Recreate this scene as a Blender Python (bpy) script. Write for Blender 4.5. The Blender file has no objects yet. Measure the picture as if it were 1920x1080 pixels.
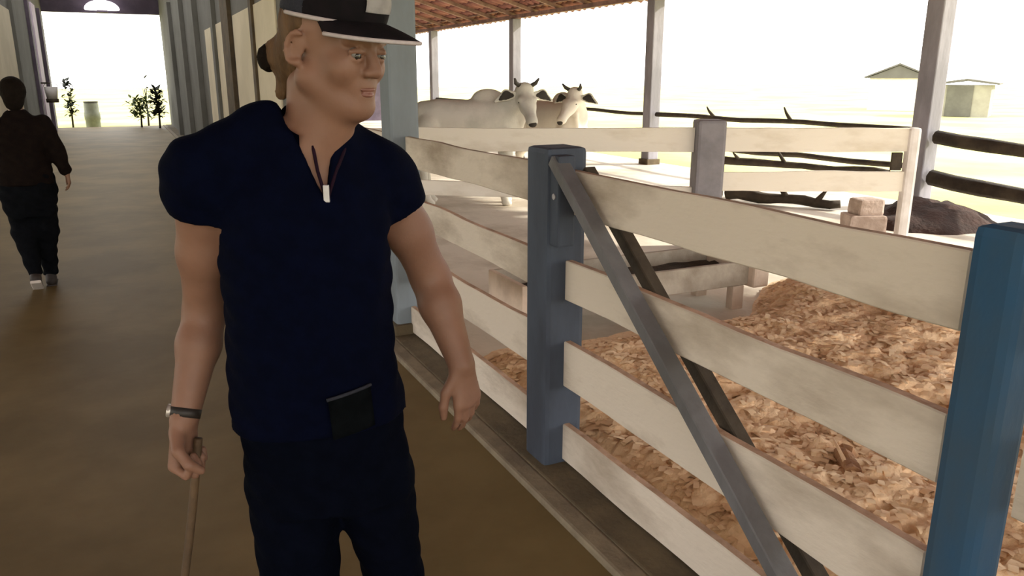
import bpy, bmesh, math, random
import numpy as np
from mathutils import Vector, Matrix, noise

random.seed(7); np.random.seed(7)
R = math.radians
SC = bpy.context.scene
COL = SC.collection

# ------------------------------------------------------------------ camera
YAW = R(26.0); PITCH = R(15.0)
cam_data = bpy.data.cameras.new('camera')
cam_data.sensor_width = 36.0
cam_data.lens = 1474.0 / 1920.0 * 36.0
cam_data.clip_start = 0.05; cam_data.clip_end = 500
cam = bpy.data.objects.new('camera', cam_data)
COL.objects.link(cam)
cam.location = (0, 0, 1.62)
cam.rotation_euler = (R(90) - PITCH, 0, -YAW)
SC.camera = cam

# ------------------------------------------------------------------ sky, sun, exposure
world = bpy.data.worlds.new('world'); SC.world = world
world.use_nodes = True
wn = world.node_tree.nodes; wn.clear()
bg = wn.new('ShaderNodeBackground'); wo = wn.new('ShaderNodeOutputWorld')
bg.inputs[0].default_value = (1.0, 0.985, 0.94, 1); bg.inputs[1].default_value = 3.7
world.node_tree.links.new(bg.outputs[0], wo.inputs[0])

sun_data = bpy.data.lights.new('sun', 'SUN'); sun_data.energy = 7.0; sun_data.angle = R(1.5)
sun_data.color = (1.0, 0.93, 0.80)
sun = bpy.data.objects.new('sun', sun_data); COL.objects.link(sun)
sun_dir = Vector((-0.80, 0.30, -0.465))          # direction the light travels
sun.rotation_euler = sun_dir.to_track_quat('-Z', 'Y').to_euler()
sun.location = (20, 0, 20)

vs = SC.view_settings
vs.view_transform = 'Standard'; vs.look = 'None'; vs.gamma = 1.0; vs.use_curve_mapping = False
vs.exposure = 0.0


# ------------------------------------------------------------------ materials
def mat(name, col, rough=0.7, col2=None, scale=4.0, detail=5.0, bump=0.0, bscale=None, spec=0.5,
        stretch=None, lo=0.4, hi=0.62, metallic=0.0, sss=0.0, emit=None):
    m = bpy.data.materials.new(name); m.use_nodes = True
    nt = m.node_tree; n = nt.nodes; l = nt.links
    b = n['Principled BSDF']
    b.inputs['Roughness'].default_value = rough
    b.inputs['Specular IOR Level'].default_value = spec
    b.inputs['Metallic'].default_value = metallic
    b.inputs['Base Color'].default_value = (*col, 1)
    if sss:
        b.inputs['Subsurface Weight'].default_value = sss
        b.inputs['Subsurface Radius'].default_value = (0.012, 0.005, 0.003)
        b.inputs['Subsurface Scale'].default_value = 1.0
    if emit:
        b.inputs['Emission Color'].default_value = (*col, 1); b.inputs['Emission Strength'].default_value = emit
    if col2 or bump:
        tc = n.new('ShaderNodeTexCoord'); mp = n.new('ShaderNodeMapping')
        l.new(tc.outputs['Object'], mp.inputs['Vector'])
        if stretch: mp.inputs['Scale'].default_value = stretch
    if col2:
        t = n.new('ShaderNodeTexNoise'); t.inputs['Scale'].default_value = scale; t.inputs['Detail'].default_value = detail
        t.inputs['Roughness'].default_value = 0.6
        l.new(mp.outputs[0], t.inputs['Vector'])
        r = n.new('ShaderNodeValToRGB')
        r.color_ramp.elements[0].position = lo; r.color_ramp.elements[1].position = hi
        r.color_ramp.elements[0].color = (*col2, 1); r.color_ramp.elements[1].color = (*col, 1)
        l.new(t.outputs['Fac'], r.inputs['Fac']); l.new(r.outputs['Color'], b.inputs['Base Color'])
    if bump:
        t2 = n.new('ShaderNodeTexNoise'); t2.inputs['Scale'].default_value = bscale or scale * 6; t2.inputs['Detail'].default_value = 6
        l.new(mp.outputs[0], t2.inputs['Vector'])
        bp = n.new('ShaderNodeBump'); bp.inputs['Strength'].default_value = bump; bp.inputs['Distance'].default_value = 0.02
        l.new(t2.outputs['Fac'], bp.inputs['Height']); l.new(bp.outputs[0], b.inputs['Normal'])
    return m


M = {}
M['floor'] = mat('worn_brown_concrete', (0.190, 0.135, 0.058), 0.60, (0.138, 0.096, 0.039), 1.1, 6, 0.10, 9, spec=0.14)
M['kerb'] = mat('olive_concrete', (0.13, 0.095, 0.050), 0.85, (0.085, 0.062, 0.032), 5, 5, 0.3)
M['kerb_edge'] = mat('worn_kerb_edge', (0.25, 0.20, 0.13), 0.8, (0.17, 0.13, 0.085), 6, 5, 0.2)
M['pen_floor'] = mat('pale_pen_concrete', (0.76, 0.69, 0.58), 0.8, (0.50, 0.43, 0.33), 0.9, 7, 0.3, 12, lo=0.36, hi=0.56)
M['grass'] = mat('dry_grass', (0.55, 0.50, 0.22), 0.9, (0.40, 0.40, 0.12), 0.25, 5, 0.4, 9)
M['white_wood'] = mat('whitewashed_wood', (0.70, 0.61, 0.505), 0.75, (0.36, 0.285, 0.21), 1.3, 7, 0.25, 22, stretch=(1, 0.7, 2.0), lo=0.33, hi=0.52)
M['white_wood_edge'] = mat('bare_board_edge', (0.42, 0.28, 0.18), 0.8, (0.26, 0.17, 0.10), 6, 5, 0.3)
M['tan_edge'] = mat('tan_board_edge', (0.66, 0.45, 0.31), 0.8, (0.42, 0.27, 0.17), 6, 5, 0.3)
M['blue_post'] = mat('blue_grey_paint', (0.070, 0.085, 0.115), 0.7, (0.045, 0.052, 0.070), 3.0, 6, 0.25, 14, spec=0.25, stretch=(1, 1, 0.35))
M['blue_post_deep'] = mat('deep_blue_paint', (0.028, 0.085, 0.165), 0.7, (0.050, 0.080, 0.110), 2.2, 6, 0.25, 14, spec=0.2, stretch=(1, 1, 0.5))
M['div_white'] = mat('glare_white_board', (0.86, 0.80, 0.70), 0.75, (0.66, 0.58, 0.46), 1.7, 7, 0.2, 22, stretch=(0.7, 1, 2.0), lo=0.3, hi=0.5)  # divider whitewash, lightened with sun and glare put into its colour
M['div_post'] = mat('mauve_grey_post', (0.26, 0.245, 0.27), 0.7, (0.19, 0.18, 0.195), 3, 6, 0.2, 14)
M['slate_wood'] = mat('slate_grey_paint', (0.155, 0.150, 0.155), 0.65, (0.10, 0.095, 0.095), 4, 6, 0.2, 18, stretch=(1, 1, 0.4))
M['dark_wood'] = mat('dark_weathered_wood', (0.065, 0.048, 0.030), 0.85, (0.035, 0.025, 0.016), 5, 6, 0.5, 20)
M['column'] = mat('grey_column_paint', (0.21, 0.245, 0.275), 0.7, (0.155, 0.175, 0.19), 2.0, 6, 0.2, 14, stretch=(1, 1, 0.3))
M['outer_col'] = mat('weathered_grey_post', (0.33, 0.315, 0.36), 0.75, (0.22, 0.21, 0.235), 3, 6, 0.3, 14, stretch=(1, 1, 0.3))
M['beige_wall'] = mat('beige_plaster', (0.74, 0.65, 0.49), 0.85, (0.64, 0.56, 0.41), 1.2, 5, 0.1)
M['grey_wall'] = mat('grey_plaster', (0.165, 0.160, 0.145), 0.85, (0.125, 0.12, 0.105), 1.0, 5, 0.15)
M['brown_wood'] = mat('brown_timber', (0.12, 0.085, 0.05), 0.8, (0.07, 0.05, 0.03), 4, 5, 0.3)
M['tile'] = mat('red_clay_tile', (0.36, 0.150, 0.125), 0.85, (0.20, 0.085, 0.085), 3.0, 5, 0.3)
M['rafter'] = mat('roof_timber', (0.36, 0.22, 0.18), 0.8, (0.20, 0.12, 0.10), 4, 5, 0.3)
M['shaving'] = mat('wood_shavings', (0.94, 0.69, 0.44), 0.85, (0.76, 0.52, 0.30), 9, 7, 0.6, 40, lo=0.35, hi=0.55)
M['chip'] = mat('curled_chips', (0.95, 0.74, 0.49), 0.8, (0.80, 0.55, 0.33), 5, 4, 0.0, lo=0.38, hi=0.55)
M['chunk'] = mat('split_wood', (0.55, 0.31, 0.155), 0.85, (0.30, 0.15, 0.07), 7, 6, 0.6)
M['trough'] = mat('weathered_trough_board', (0.46, 0.40, 0.32), 0.8, (0.30, 0.25, 0.19), 3, 6, 0.3)
M['trough_end'] = mat('pale_trough_end', (0.72, 0.58, 0.46), 0.8, (0.56, 0.44, 0.34), 4, 5, 0.2)
M['shade_sheet'] = mat('trough_interior_shade', (0.06, 0.042, 0.025), 0.9, (0.03, 0.02, 0.012), 12, 5, 0.6)  # dark colour standing in for the shade inside the trough
M['earth'] = mat('red_brown_earth', (0.055, 0.025, 0.018), 0.95, (0.03, 0.014, 0.010), 4, 6, 0.8)
M['stone'] = mat('pink_grey_stone', (0.55, 0.44, 0.38), 0.85, (0.38, 0.29, 0.24), 5, 6, 0.4)
M['white_paint'] = mat('sunlit_white_paint', (0.80, 0.76, 0.74), 0.7, (0.68, 0.63, 0.60), 5, 5, 0.1)  # white paint; on the end post sunlit brightness is put into it
M['purple_frame'] = mat('mauve_painted_frame', (0.10, 0.075, 0.105), 0.7, (0.07, 0.05, 0.075), 3, 4, 0.1)
M['lilac_jamb'] = mat('lilac_white_jamb', (0.72, 0.60, 0.72), 0.7, (0.60, 0.50, 0.62), 3, 4, 0.1)
M['lamp'] = mat('lamp_glow', (1.0, 0.95, 1.0), 0.5, emit=3.0)
M['skin'] = mat('skin', (0.215, 0.110, 0.072), 0.55, (0.180, 0.090, 0.058), 7, 4, 0.04, 120, spec=0.3, sss=0.1)
M['lip'] = mat('lip_skin', (0.185, 0.070, 0.050), 0.5, (0.16, 0.062, 0.045), 20, 3)
M['navy'] = mat('navy_jersey', (0.0010, 0.0019, 0.0090), 0.9, (0.0008, 0.0015, 0.0068), 30, 4, 0.12, 180, spec=0.04)
M['navy_trim'] = mat('maroon_navy_trim', (0.012, 0.002, 0.009), 0.85, (0.008, 0.0015, 0.007), 30, 3, 0.1, 150, spec=0.15)
M['trouser'] = mat('dark_navy_twill', (0.0015, 0.0022, 0.0060), 0.95, (0.0011, 0.0017, 0.0045), 25, 4, 0.15, 160, spec=0.03)
M['pocket'] = mat('charcoal_pocket', (0.006, 0.0075, 0.009), 0.85, (0.004, 0.005, 0.006), 25, 4, 0.1, 150, spec=0.05)
M['zip'] = mat('pale_zip_metal', (0.45, 0.43, 0.46), 0.35, (0.38, 0.36, 0.39), 30, 2, metallic=0.6)
M['cap'] = mat('black_cap_cotton', (0.009, 0.0065, 0.008), 0.85, (0.006, 0.005, 0.006), 30, 4, 0.1, 200, spec=0.08)
M['cap_mesh'] = mat('slate_cap_back', (0.026, 0.027, 0.036), 0.85, (0.018, 0.019, 0.027), 30, 4, 0.3, 220, spec=0.2)
M['piping'] = mat('pale_piping', (0.42, 0.36, 0.36), 0.7, (0.36, 0.31, 0.31), 40, 3)
M['patch'] = mat('pale_cap_patch', (0.50, 0.47, 0.45), 0.7, (0.40, 0.37, 0.36), 40, 3)
M['hair'] = mat('brown_hair', (0.120, 0.066, 0.032), 0.7, (0.070, 0.038, 0.018), 30, 5, 0.5, 60, spec=0.2, stretch=(1, 1, 0.25))
M['shaded_eye_white'] = mat('shaded_eye_white', (0.15, 0.125, 0.11), 0.5, (0.13, 0.11, 0.095), 30, 2)  # eye whites darkened, shade of the brim put into the colour
M['iris'] = mat('dark_iris', (0.02, 0.012, 0.008), 0.2, (0.015, 0.01, 0.006), 30, 2)
M['watch'] = mat('dark_strap', (0.02, 0.013, 0.01), 0.6, (0.014, 0.01, 0.008), 30, 3)
M['steel'] = mat('pale_watch_case', (0.50, 0.44, 0.40), 0.35, (0.45, 0.40, 0.36), 30, 2, metallic=0.5)
M['stick'] = mat('brown_stick', (0.095, 0.052, 0.021), 0.75, (0.06, 0.033, 0.013), 12, 5, 0.3, 40)
M['dark_top'] = mat('dark_brown_knit', (0.010, 0.0065, 0.005), 0.9, (0.007, 0.0045, 0.004), 20, 4, 0.2, 90, spec=0.04)
M['dark_trouser'] = mat('black_blue_cloth', (0.0045, 0.005, 0.0065), 0.9, (0.003, 0.0035, 0.0045), 20, 4, 0.2, 90, spec=0.04)
M['dark_hair'] = mat('near_black_hair', (0.010, 0.0065, 0.0045), 0.85, (0.007, 0.0045, 0.003), 30, 4, 0.4, 60, spec=0.08)
M['dark_skin'] = mat('walker_skin', (0.24, 0.125, 0.075), 0.55, (0.20, 0.10, 0.06), 9, 3)  # even brown skin of the walker
M['shoe'] = mat('dark_shoe', (0.030, 0.020, 0.015), 0.7, (0.02, 0.014, 0.011), 12, 3)
M['sole'] = mat('pale_sole', (0.62, 0.55, 0.48), 0.7, (0.55, 0.48, 0.42), 12, 3)
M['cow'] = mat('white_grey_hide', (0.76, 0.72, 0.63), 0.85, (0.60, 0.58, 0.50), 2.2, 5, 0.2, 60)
M['cow_pale'] = mat('sunlit_hide', (0.90, 0.84, 0.73), 0.85, (0.82, 0.75, 0.64), 2.2, 5, 0.2, 60)  # paler copy of the hide; sunlight on the second cow put into colour
M['cow_dark'] = mat('dark_ear_skin', (0.045, 0.036, 0.026), 0.8, (0.03, 0.024, 0.018), 9, 4)
M['horn'] = mat('dark_horn', (0.07, 0.06, 0.045), 0.5, (0.04, 0.034, 0.026), 9, 4)
M['leaf'] = mat('olive_leaf', (0.12, 0.17, 0.03), 0.6, (0.07, 0.11, 0.02), 6, 4)
M['dark_leaf'] = mat('dark_leaf', (0.02, 0.03, 0.012), 0.6, (0.014, 0.02, 0.008), 6, 4)
M['barrel'] = mat('grey_barrel', (0.34, 0.36, 0.29), 0.7, (0.27, 0.29, 0.23), 4, 4)
M['hut_roof'] = mat('hut_roof_sheet', (0.135, 0.13, 0.12), 0.8, (0.115, 0.11, 0.10), 2, 4)
M['hut_wall'] = mat('hut_wall_board', (0.34, 0.325, 0.27), 0.85, (0.29, 0.275, 0.23), 2, 4)
M['hut_dark'] = mat('hut_gate_board', (0.14, 0.135, 0.115), 0.85, (0.11, 0.105, 0.09), 2, 4)


# ------------------------------------------------------------------ object helpers
def link(name, mesh, material, parent=None, smooth=False):
    o = bpy.data.objects.new(name, mesh); COL.objects.link(o)
    if material is not None and not mesh.materials: mesh.materials.append(material)
    if smooth:
        mesh.polygons.foreach_set('use_smooth', [True] * len(mesh.polygons))
    if parent is not None: o.parent = parent
    return o


def bmo(name, bm, material, parent=None, smooth=False):
    me = bpy.data.meshes.new(name); bmesh.ops.recalc_face_normals(bm, faces=bm.faces); bm.to_mesh(me); bm.free()
    return link(name, me, material, parent, smooth)


def tag(o, label=None, cat=None, group=None, kind=None):
    if label: o['label'] = label
    if cat: o['category'] = cat
    if group: o['group'] = group
    if kind: o['kind'] = kind
    return o


def thing(name, label, cat, loc=(0, 0, 0), rz=0.0, group=None):
    o = bpy.data.objects.new(name, None); COL.objects.link(o)
    o.empty_display_size = 0.1
    o.location = loc; o.rotation_euler = (0, 0, rz)
    return tag(o, label, cat, group)


def add_box(bm, lo, hi, bevel=0.0, mtx=None):
    lo = Vector(lo); hi = Vector(hi); c = (lo + hi) / 2; s = hi - lo
    r = bmesh.ops.create_cube(bm, size=1.0, matrix=Matrix.Translation(c) @ Matrix.Diagonal((s.x, s.y, s.z, 1)))
    vs_ = r['verts']
    if bevel:
        es = list({e for v in vs_ for e in v.link_edges})
        rr = bmesh.ops.bevel(bm, geom=es, offset=bevel, segments=2, affect='EDGES', profile=0.6)
        vs_ = list({v for v in rr['verts']} | {v for v in vs_ if v.is_valid})
    if mtx is not None:
        bmesh.ops.transform(bm, matrix=mtx, verts=[v for v in vs_ if v.is_valid])
    return vs_


def box(name, lo, hi, material, parent=None, bevel=0.0):
    bm = bmesh.new(); add_box(bm, lo, hi, bevel)
    return bmo(name, bm, material, parent)


def add_beam(bm, a, b, w, h, up=(0, 0, 1), nseg=6, jit=0.0, seed=0, bevel=0.004):
    """rectangular bar from a to b; w along side axis, h along 'up' axis, slightly irregular"""
    a = Vector(a); b = Vector(b); t = (b - a).normalized(); up = Vector(up)
    side = t.cross(up).normalized(); up = side.cross(t).normalized()
    prof = []
    for sx, sy in ((-1, -1), (1, -1), (1, 1), (-1, 1)):
        cx, cy = sx * w / 2, sy * h / 2
        k = min(bevel, w / 4, h / 4)
        if sx * sy > 0: prof += [(cx - sx * 0, cy - sy * k), (cx - sx * k, cy)]
        else: prof += [(cx - sx * k, cy), (cx, cy - sy * k)]
    rings = []
    for i in range(nseg + 1):
        f = i / nseg; p = a.lerp(b, f)
        j1 = jit * noise.noise(Vector((f * 4.3, seed * 3.1, 0.2))); j2 = jit * noise.noise(Vector((f * 4.3, seed * 3.1, 7.2)))
        j3 = jit * noise.noise(Vector((f * 3.1, seed * 3.1, 17.2)))
        ring = []
        for x, y in prof:
            yy = y + (j1 if y > 0 else j2)
            ring.append(bm.verts.new(p + side * (x + j3 * 0.5) + up * yy))
        rings.append(ring)
    n = len(prof)
    for r0, r1 in zip(rings, rings[1:]):
        for i in range(n):
            bm.faces.new((r0[i], r0[(i + 1) % n], r1[(i + 1) % n], r1[i]))
    bm.faces.new(rings[0][::-1]); bm.faces.new(rings[-1])


def beam(name, a, b, w, h, material, parent=None, up=(0, 0, 1), **k):
    bm = bmesh.new(); add_beam(bm, a, b, w, h, up, **k)
    return bmo(name, bm, material, parent)


def add_tube(bm, pts, rads, n=10, jit=0.0, seed=0):
    pts = [Vector(p) for p in pts]
    rings = []
    ref = Vector((0.13, 0.31, 0.94))
    for i, p in enumerate(pts):
        t = (pts[min(i + 1, len(pts) - 1)] - pts[max(i - 1, 0)]).normalized()
        s = t.cross(ref)
        if s.length < 0.1: s = t.cross(Vector((1, 0, 0)))
        s.normalize(); u = s.cross(t).normalized()
        ring = []
        for k in range(n):
            a = 2 * math.pi * k / n
            r = rads[i] * (1 + jit * noise.noise(Vector((math.cos(a) * 1.5, math.sin(a) * 1.5 + seed * 5, i * 0.7))))
            ring.append(bm.verts.new(p + s * (math.cos(a) * r) + u * (math.sin(a) * r)))
        rings.append(ring)
    for r0, r1 in zip(rings, rings[1:]):
        for k in range(n): bm.faces.new((r0[k], r0[(k + 1) % n], r1[(k + 1) % n], r1[k]))
    bm.faces.new(rings[0][::-1]); bm.faces.new(rings[-1])


def tube(name, pts, rads, material, parent=None, n=10, jit=0.0, seed=0, smooth=True):
    bm = bmesh.new(); add_tube(bm, pts, rads, n, jit, seed)
    return bmo(name, bm, material, parent, smooth)


def copy_tree(o, parent=None):
    c = o.copy(); COL.objects.link(c)
    if parent is not None: c.parent = parent
    for ch in list(o.children): copy_tree(ch, c)
    return c


# ------------------------------------------------------------------ implicit surfaces (bodies, cloth, animals)
class Sdf:
    def __init__(self, lo, hi, vox):
        self.lo = np.array(lo, float); self.v = vox
        self.n = np.ceil((np.array(hi, float) - self.lo) / vox).astype(int) + 1
        self.g = np.full(self.n, 1.0, np.float32)
        self.ax = [self.lo[i] + vox * np.arange(self.n[i]) for i in range(3)]

    def _win(self, lo, hi, pad):
        s = []
        for i in range(3):
            a = int(np.clip((lo[i] - pad - self.lo[i]) / self.v, 0, self.n[i])); b = int(np.clip((hi[i] + pad - self.lo[i]) / self.v + 2, 0, self.n[i]))
            s.append(slice(a, b))
        x, y, z = (self.ax[i][s[i]].astype(np.float32) for i in range(3))
        return tuple(s), x[:, None, None], y[None, :, None], z[None, None, :]

    def _mix(self, s, d, k, op):
        a = self.g[s]
        if a.size == 0: return
        d = d.astype(np.float32)
        if op == 'sub':
            d = -d
            h = np.clip(0.5 - 0.5 * (d - a) / -k if False else 0.5 + 0.5 * (d - a) / k, 0, 1)
            self.g[s] = a * (1 - h) + d * h + k * h * (1 - h)
        else:
            h = np.clip(0.5 + 0.5 * (d - a) / k, 0, 1)
            self.g[s] = d * (1 - h) + a * h - k * h * (1 - h)

    def cone(self, a, b, ra, rb, k=0.015, op='add', sq=None):
        """tapered limb; sq=(axis vector, factor) squashes the section along an axis"""
        a = np.array(a, float); b = np.array(b, float); rm = max(ra, rb)
        s, x, y, z = self._win(np.minimum(a, b) - rm, np.maximum(a, b) + rm, 2 * k + 2 * self.v)
        ba = b - a; l2 = float(ba @ ba) + 1e-12
        t = np.clip(((x - a[0]) * ba[0] + (y - a[1]) * ba[1] + (z - a[2]) * ba[2]) / l2, 0, 1)
        dx = x - a[0] - t * ba[0]; dy = y - a[1] - t * ba[1]; dz = z - a[2] - t * ba[2]
        if sq is not None:
            q = np.array(sq[0], float); q /= np.linalg.norm(q); f = 1.0 / sq[1] - 1.0
            p = dx * q[0] + dy * q[1] + dz * q[2]
            dx = dx + f * p * q[0]; dy = dy + f * p * q[1]; dz = dz + f * p * q[2]
        d = np.sqrt(dx * dx + dy * dy + dz * dz) - (ra + t * (rb - ra))
        self._mix(s, d, k, op); return self

    def chain(self, pts, rads, k=0.015, sq=None):
        for i in range(len(pts) - 1): self.cone(pts[i], pts[i + 1], rads[i], rads[i + 1], k, 'add', sq)
        return self

    def ell(self, c, r, k=0.015, op='add', rot=None):
        c = np.array(c, float); r = np.array(r, float); rm = r.max()
        s, x, y, z = self._win(c - rm, c + rm, 2 * k + 2 * self.v)
        X, Y, Z = x - c[0], y - c[1], z - c[2]
        if rot is not None:
            m = np.array(rot.to_3x3().transposed()) if isinstance(rot, Matrix) else np.array(rot)
            X, Y, Z = (m[i][0] * X + m[i][1] * Y + m[i][2] * Z for i in range(3))
        k0 = np.sqrt((X / r[0]) ** 2 + (Y / r[1]) ** 2 + (Z / r[2]) ** 2)
        k1 = np.sqrt((X / r[0] ** 2) ** 2 + (Y / r[1] ** 2) ** 2 + (Z / r[2] ** 2) ** 2) + 1e-9
        d = k0 * (k0 - 1.0) / k1
        d = np.where(k0 < 1e-4, -r.min(), d)
        self._mix(s, d, k, op); return self

    def box(self, c, h, k=0.01, op='add', rot=None, rnd=0.0):
        c = np.array(c, float); h = np.array(h, float); rm = np.linalg.norm(h)
        s, x, y, z = self._win(c - rm, c + rm, 2 * k + 2 * self.v)
        X, Y, Z = x - c[0], y - c[1], z - c[2]
        if rot is not None:
            m = np.array(rot.to_3x3().transposed())
            X, Y, Z = (m[i][0] * X + m[i][1] * Y + m[i][2] * Z for i in range(3))
        qx, qy, qz = np.abs(X) - h[0] + rnd, np.abs(Y) - h[1] + rnd, np.abs(Z) - h[2] + rnd
        d = np.sqrt(np.maximum(qx, 0) ** 2 + np.maximum(qy, 0) ** 2 + np.maximum(qz, 0) ** 2) + np.minimum(np.maximum(qx, np.maximum(qy, qz)), 0) - rnd
        self._mix(s, d, k, op); return self

    def loft(self, rings, yaw=0.0, n=2.3, k=0.03, op='add', axis=2):
        """rings: (t, c1, c2, r1, r2) along an axis; superellipse sections"""
        T = np.array([r[0] for r in rings]); rm = max(max(r[3], r[4]) for r in rings)
        c1m = [r[1] for r in rings]; c2m = [r[2] for r in rings]
        oth = [i for i in range(3) if i != axis]
        lo = np.zeros(3); hi = np.zeros(3)
        lo[axis] = T.min(); hi[axis] = T.max()
        lo[oth[0]] = min(c1m) - rm; hi[oth[0]] = max(c1m) + rm; lo[oth[1]] = min(c2m) - rm; hi[oth[1]] = max(c2m) + rm
        s, x, y, z = self._win(lo, hi, 2 * k + 2 * self.v)
        P = [x, y, z]; t = P[axis]
        tf = np.clip(t, T.min(), T.max()).ravel()
        def ip(i): return np.interp(tf, T, [r[i] for r in rings]).reshape(t.shape).astype(np.float32)
        c1, c2, r1, r2 = ip(1), ip(2), ip(3), ip(4)
        A = P[oth[0]] - c1; B = P[oth[1]] - c2
        if yaw:
            ca, sa = math.cos(-yaw), math.sin(-yaw)
            A, B = ca * A - sa * B, sa * A + ca * B
        q = (np.abs(A) / r1) ** n + (np.abs(B) / r2) ** n
        q = q ** (1.0 / n)
        d2 = (q - 1.0) * np.minimum(r1, r2)
        dt = np.maximum(T.min() - t, t - T.max())
        d = np.where(dt > 0, np.sqrt(np.maximum(d2, 0) ** 2 + np.maximum(dt, 0) ** 2), np.maximum(d2, dt))
        self._mix(s, d, k, op); return self

    def wobble(self, amp, freq, seed=0):
        """gentle cloth folds"""
        x, y, z = self.ax[0][:, None, None], self.ax[1][None, :, None], self.ax[2][None, None, :]
        w = np.sin(freq * (1.3 * x + 0.6 * y + 1.1 * z) + seed) * np.sin(freq * (0.5 * x - 1.1 * y + 1.7 * z) + 2.1 * seed + 1)
        self.g += (amp * w).astype(np.float32); return self

    def mesh(self, name, iters=1):
        g = self.g; v = self.v
        ins = g < 0
        nx, ny, nz = g.shape
        acc = np.zeros((nx - 1, ny - 1, nz - 1, 3), np.float32); cnt = np.zeros((nx - 1, ny - 1, nz - 1), np.float32)
        corner = [(i, j, k) for i in (0, 1) for j in (0, 1) for k in (0, 1)]
        def cut(o): return g[o[0]:nx - 1 + o[0], o[1]:ny - 1 + o[1], o[2]:nz - 1 + o[2]]
        for a in corner:
            for ax in range(3):
                if a[ax] == 1: continue
                b = list(a); b[ax] = 1
                ga = cut(a); gb = cut(b)
                m = (ga < 0) != (gb < 0)
                if not m.any(): continue
                idx = np.nonzero(m)
                t = ga[idx] / (ga[idx] - gb[idx])
                p = np.tile(np.array(a, np.float32), (len(t), 1)); p[:, ax] += t
                acc[idx] += p; cnt[idx] += 1
        act = cnt > 0
        ids = np.full(act.shape, -1, np.int64); ci = np.nonzero(act); ids[ci] = np.arange(len(ci[0]))
        V = acc[ci] / cnt[ci][:, None] + np.stack(ci, 1)
        V = V * v + self.lo
        Q = []
        for ax in range(3):
            o1, o2 = [(1, 2), (2, 0), (0, 1)][ax]
            sl0 = [slice(1, -1)] * 3; sl1 = [slice(1, -1)] * 3
            sl0[ax] = slice(0, -1); sl1[ax] = slice(1, None)
            a = ins[tuple(sl0)]; b = ins[tuple(sl1)]
            for flip in (False, True):
                m = (a & ~b) if not flip else (~a & b)
                idx = np.stack(np.nonzero(m), 1)
                if len(idx) == 0: continue
                base = idx.copy(); base[:, o1] += 1; base[:, o2] += 1
                e1 = np.zeros(3, int); e1[o1] = 1; e2 = np.zeros(3, int); e2[o2] = 1
                c = [base - e1 - e2, base - e2, base, base - e1]
                q = np.stack([ids[tuple(cc.T)] for cc in c], 1)
                if flip: q = q[:, ::-1]
                Q.append(q)
        Q = np.concatenate(Q); Q = Q[(Q >= 0).all(1)]
        # light smoothing (neighbour average)
        for _ in range(iters):
            S = np.zeros_like(V); C = np.zeros(len(V))
            for i in range(4):
                a, b = Q[:, i], Q[:, (i + 1) % 4]
                np.add.at(S, a, V[b]); np.add.at(C, a, 1); np.add.at(S, b, V[a]); np.add.at(C, b, 1)
            V = 0.5 * V + 0.5 * S / np.maximum(C, 1)[:, None]
        me = bpy.data.meshes.new(name)
        me.vertices.add(len(V)); me.vertices.foreach_set('co', V.astype(np.float32).ravel())
        me.loops.add(len(Q) * 4); me.loops.foreach_set('vertex_index', Q.astype(np.int32).ravel())
        me.polygons.add(len(Q)); me.polygons.foreach_set('loop_start', np.arange(0, len(Q) * 4, 4, dtype=np.int32))
        me.polygons.foreach_set('use_smooth', np.ones(len(Q), bool))
        me.update(calc_edges=True); me.validate()
        return me


def sdf_obj(name, s, material, parent=None, iters=1):
    return link(name, s.mesh(name, iters), material, parent)


# ================================================================== LARGE STRUCTURE
def struct(o, label=None): o['kind'] = 'structure'; return o


XA = 1.53            # line of the pen fence along the aisle
XO = 9.13            # line of the outer posts
YE = 30.4            # far end of the shed
EAVE_X, EAVE_Z, SLOPE = 9.55, 3.15, 0.28

struct(box('floor', (-9.6, -7, -0.15), (1.35, YE + 0.1, 0.0), M['floor']))
struct(box('floor', (1.35, -7, -0.15), (9.45, YE + 0.1, -0.005), M['pen_floor']))
# outside ground, gently uneven
bm = bmesh.new()
bmesh.ops.create_grid(bm, x_segments=60, y_segments=60, size=150)
for v in bm.verts:
    v.co.z = -0.16 + 0.10 * noise.noise(v.co * 0.06)
struct(bmo('ground', bm, M['grass'], None, True))

# kerb under the fence
bm = bmesh.new(); add_box(bm, (1.40, -6.9, -0.02), (1.66, YE, 0.035), 0.008)
struct(bmo('trim_1', bm, M['kerb']))
bm = bmesh.new(); add_box(bm, (1.315, -6.9, -0.02), (1.402, YE, 0.030), 0.012)
struct(bmo('trim_2', bm, M['kerb_edge']))

# walls of the far, enclosed part of the aisle
def wall(name, x0, x1, y0, y1, z1, panels, pil):
    w = struct(box(name, (x0, y0, -0.01), (x1, y1, z1), M['grey_wall']))
    inner = x1 if x0 < 0 else x0
    s = 1 if x0 < 0 else -1
    for (a, b, zt) in panels:
        lo = min(inner, inner + s * 0.02); hi = max(inner, inner + s * 0.02)
        box('wall_panel', (lo, a, 0.02), (hi, b, zt), M['beige_wall'], w, 0.004)
    for (a, b, mm, d) in pil:
        lo = min(inner, inner + s * d); hi = max(inner, inner + s * d)
        box('pilaster', (lo, a, 0.0), (hi, b, 3.6), M[mm], w, 0.006)
    return w

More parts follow.
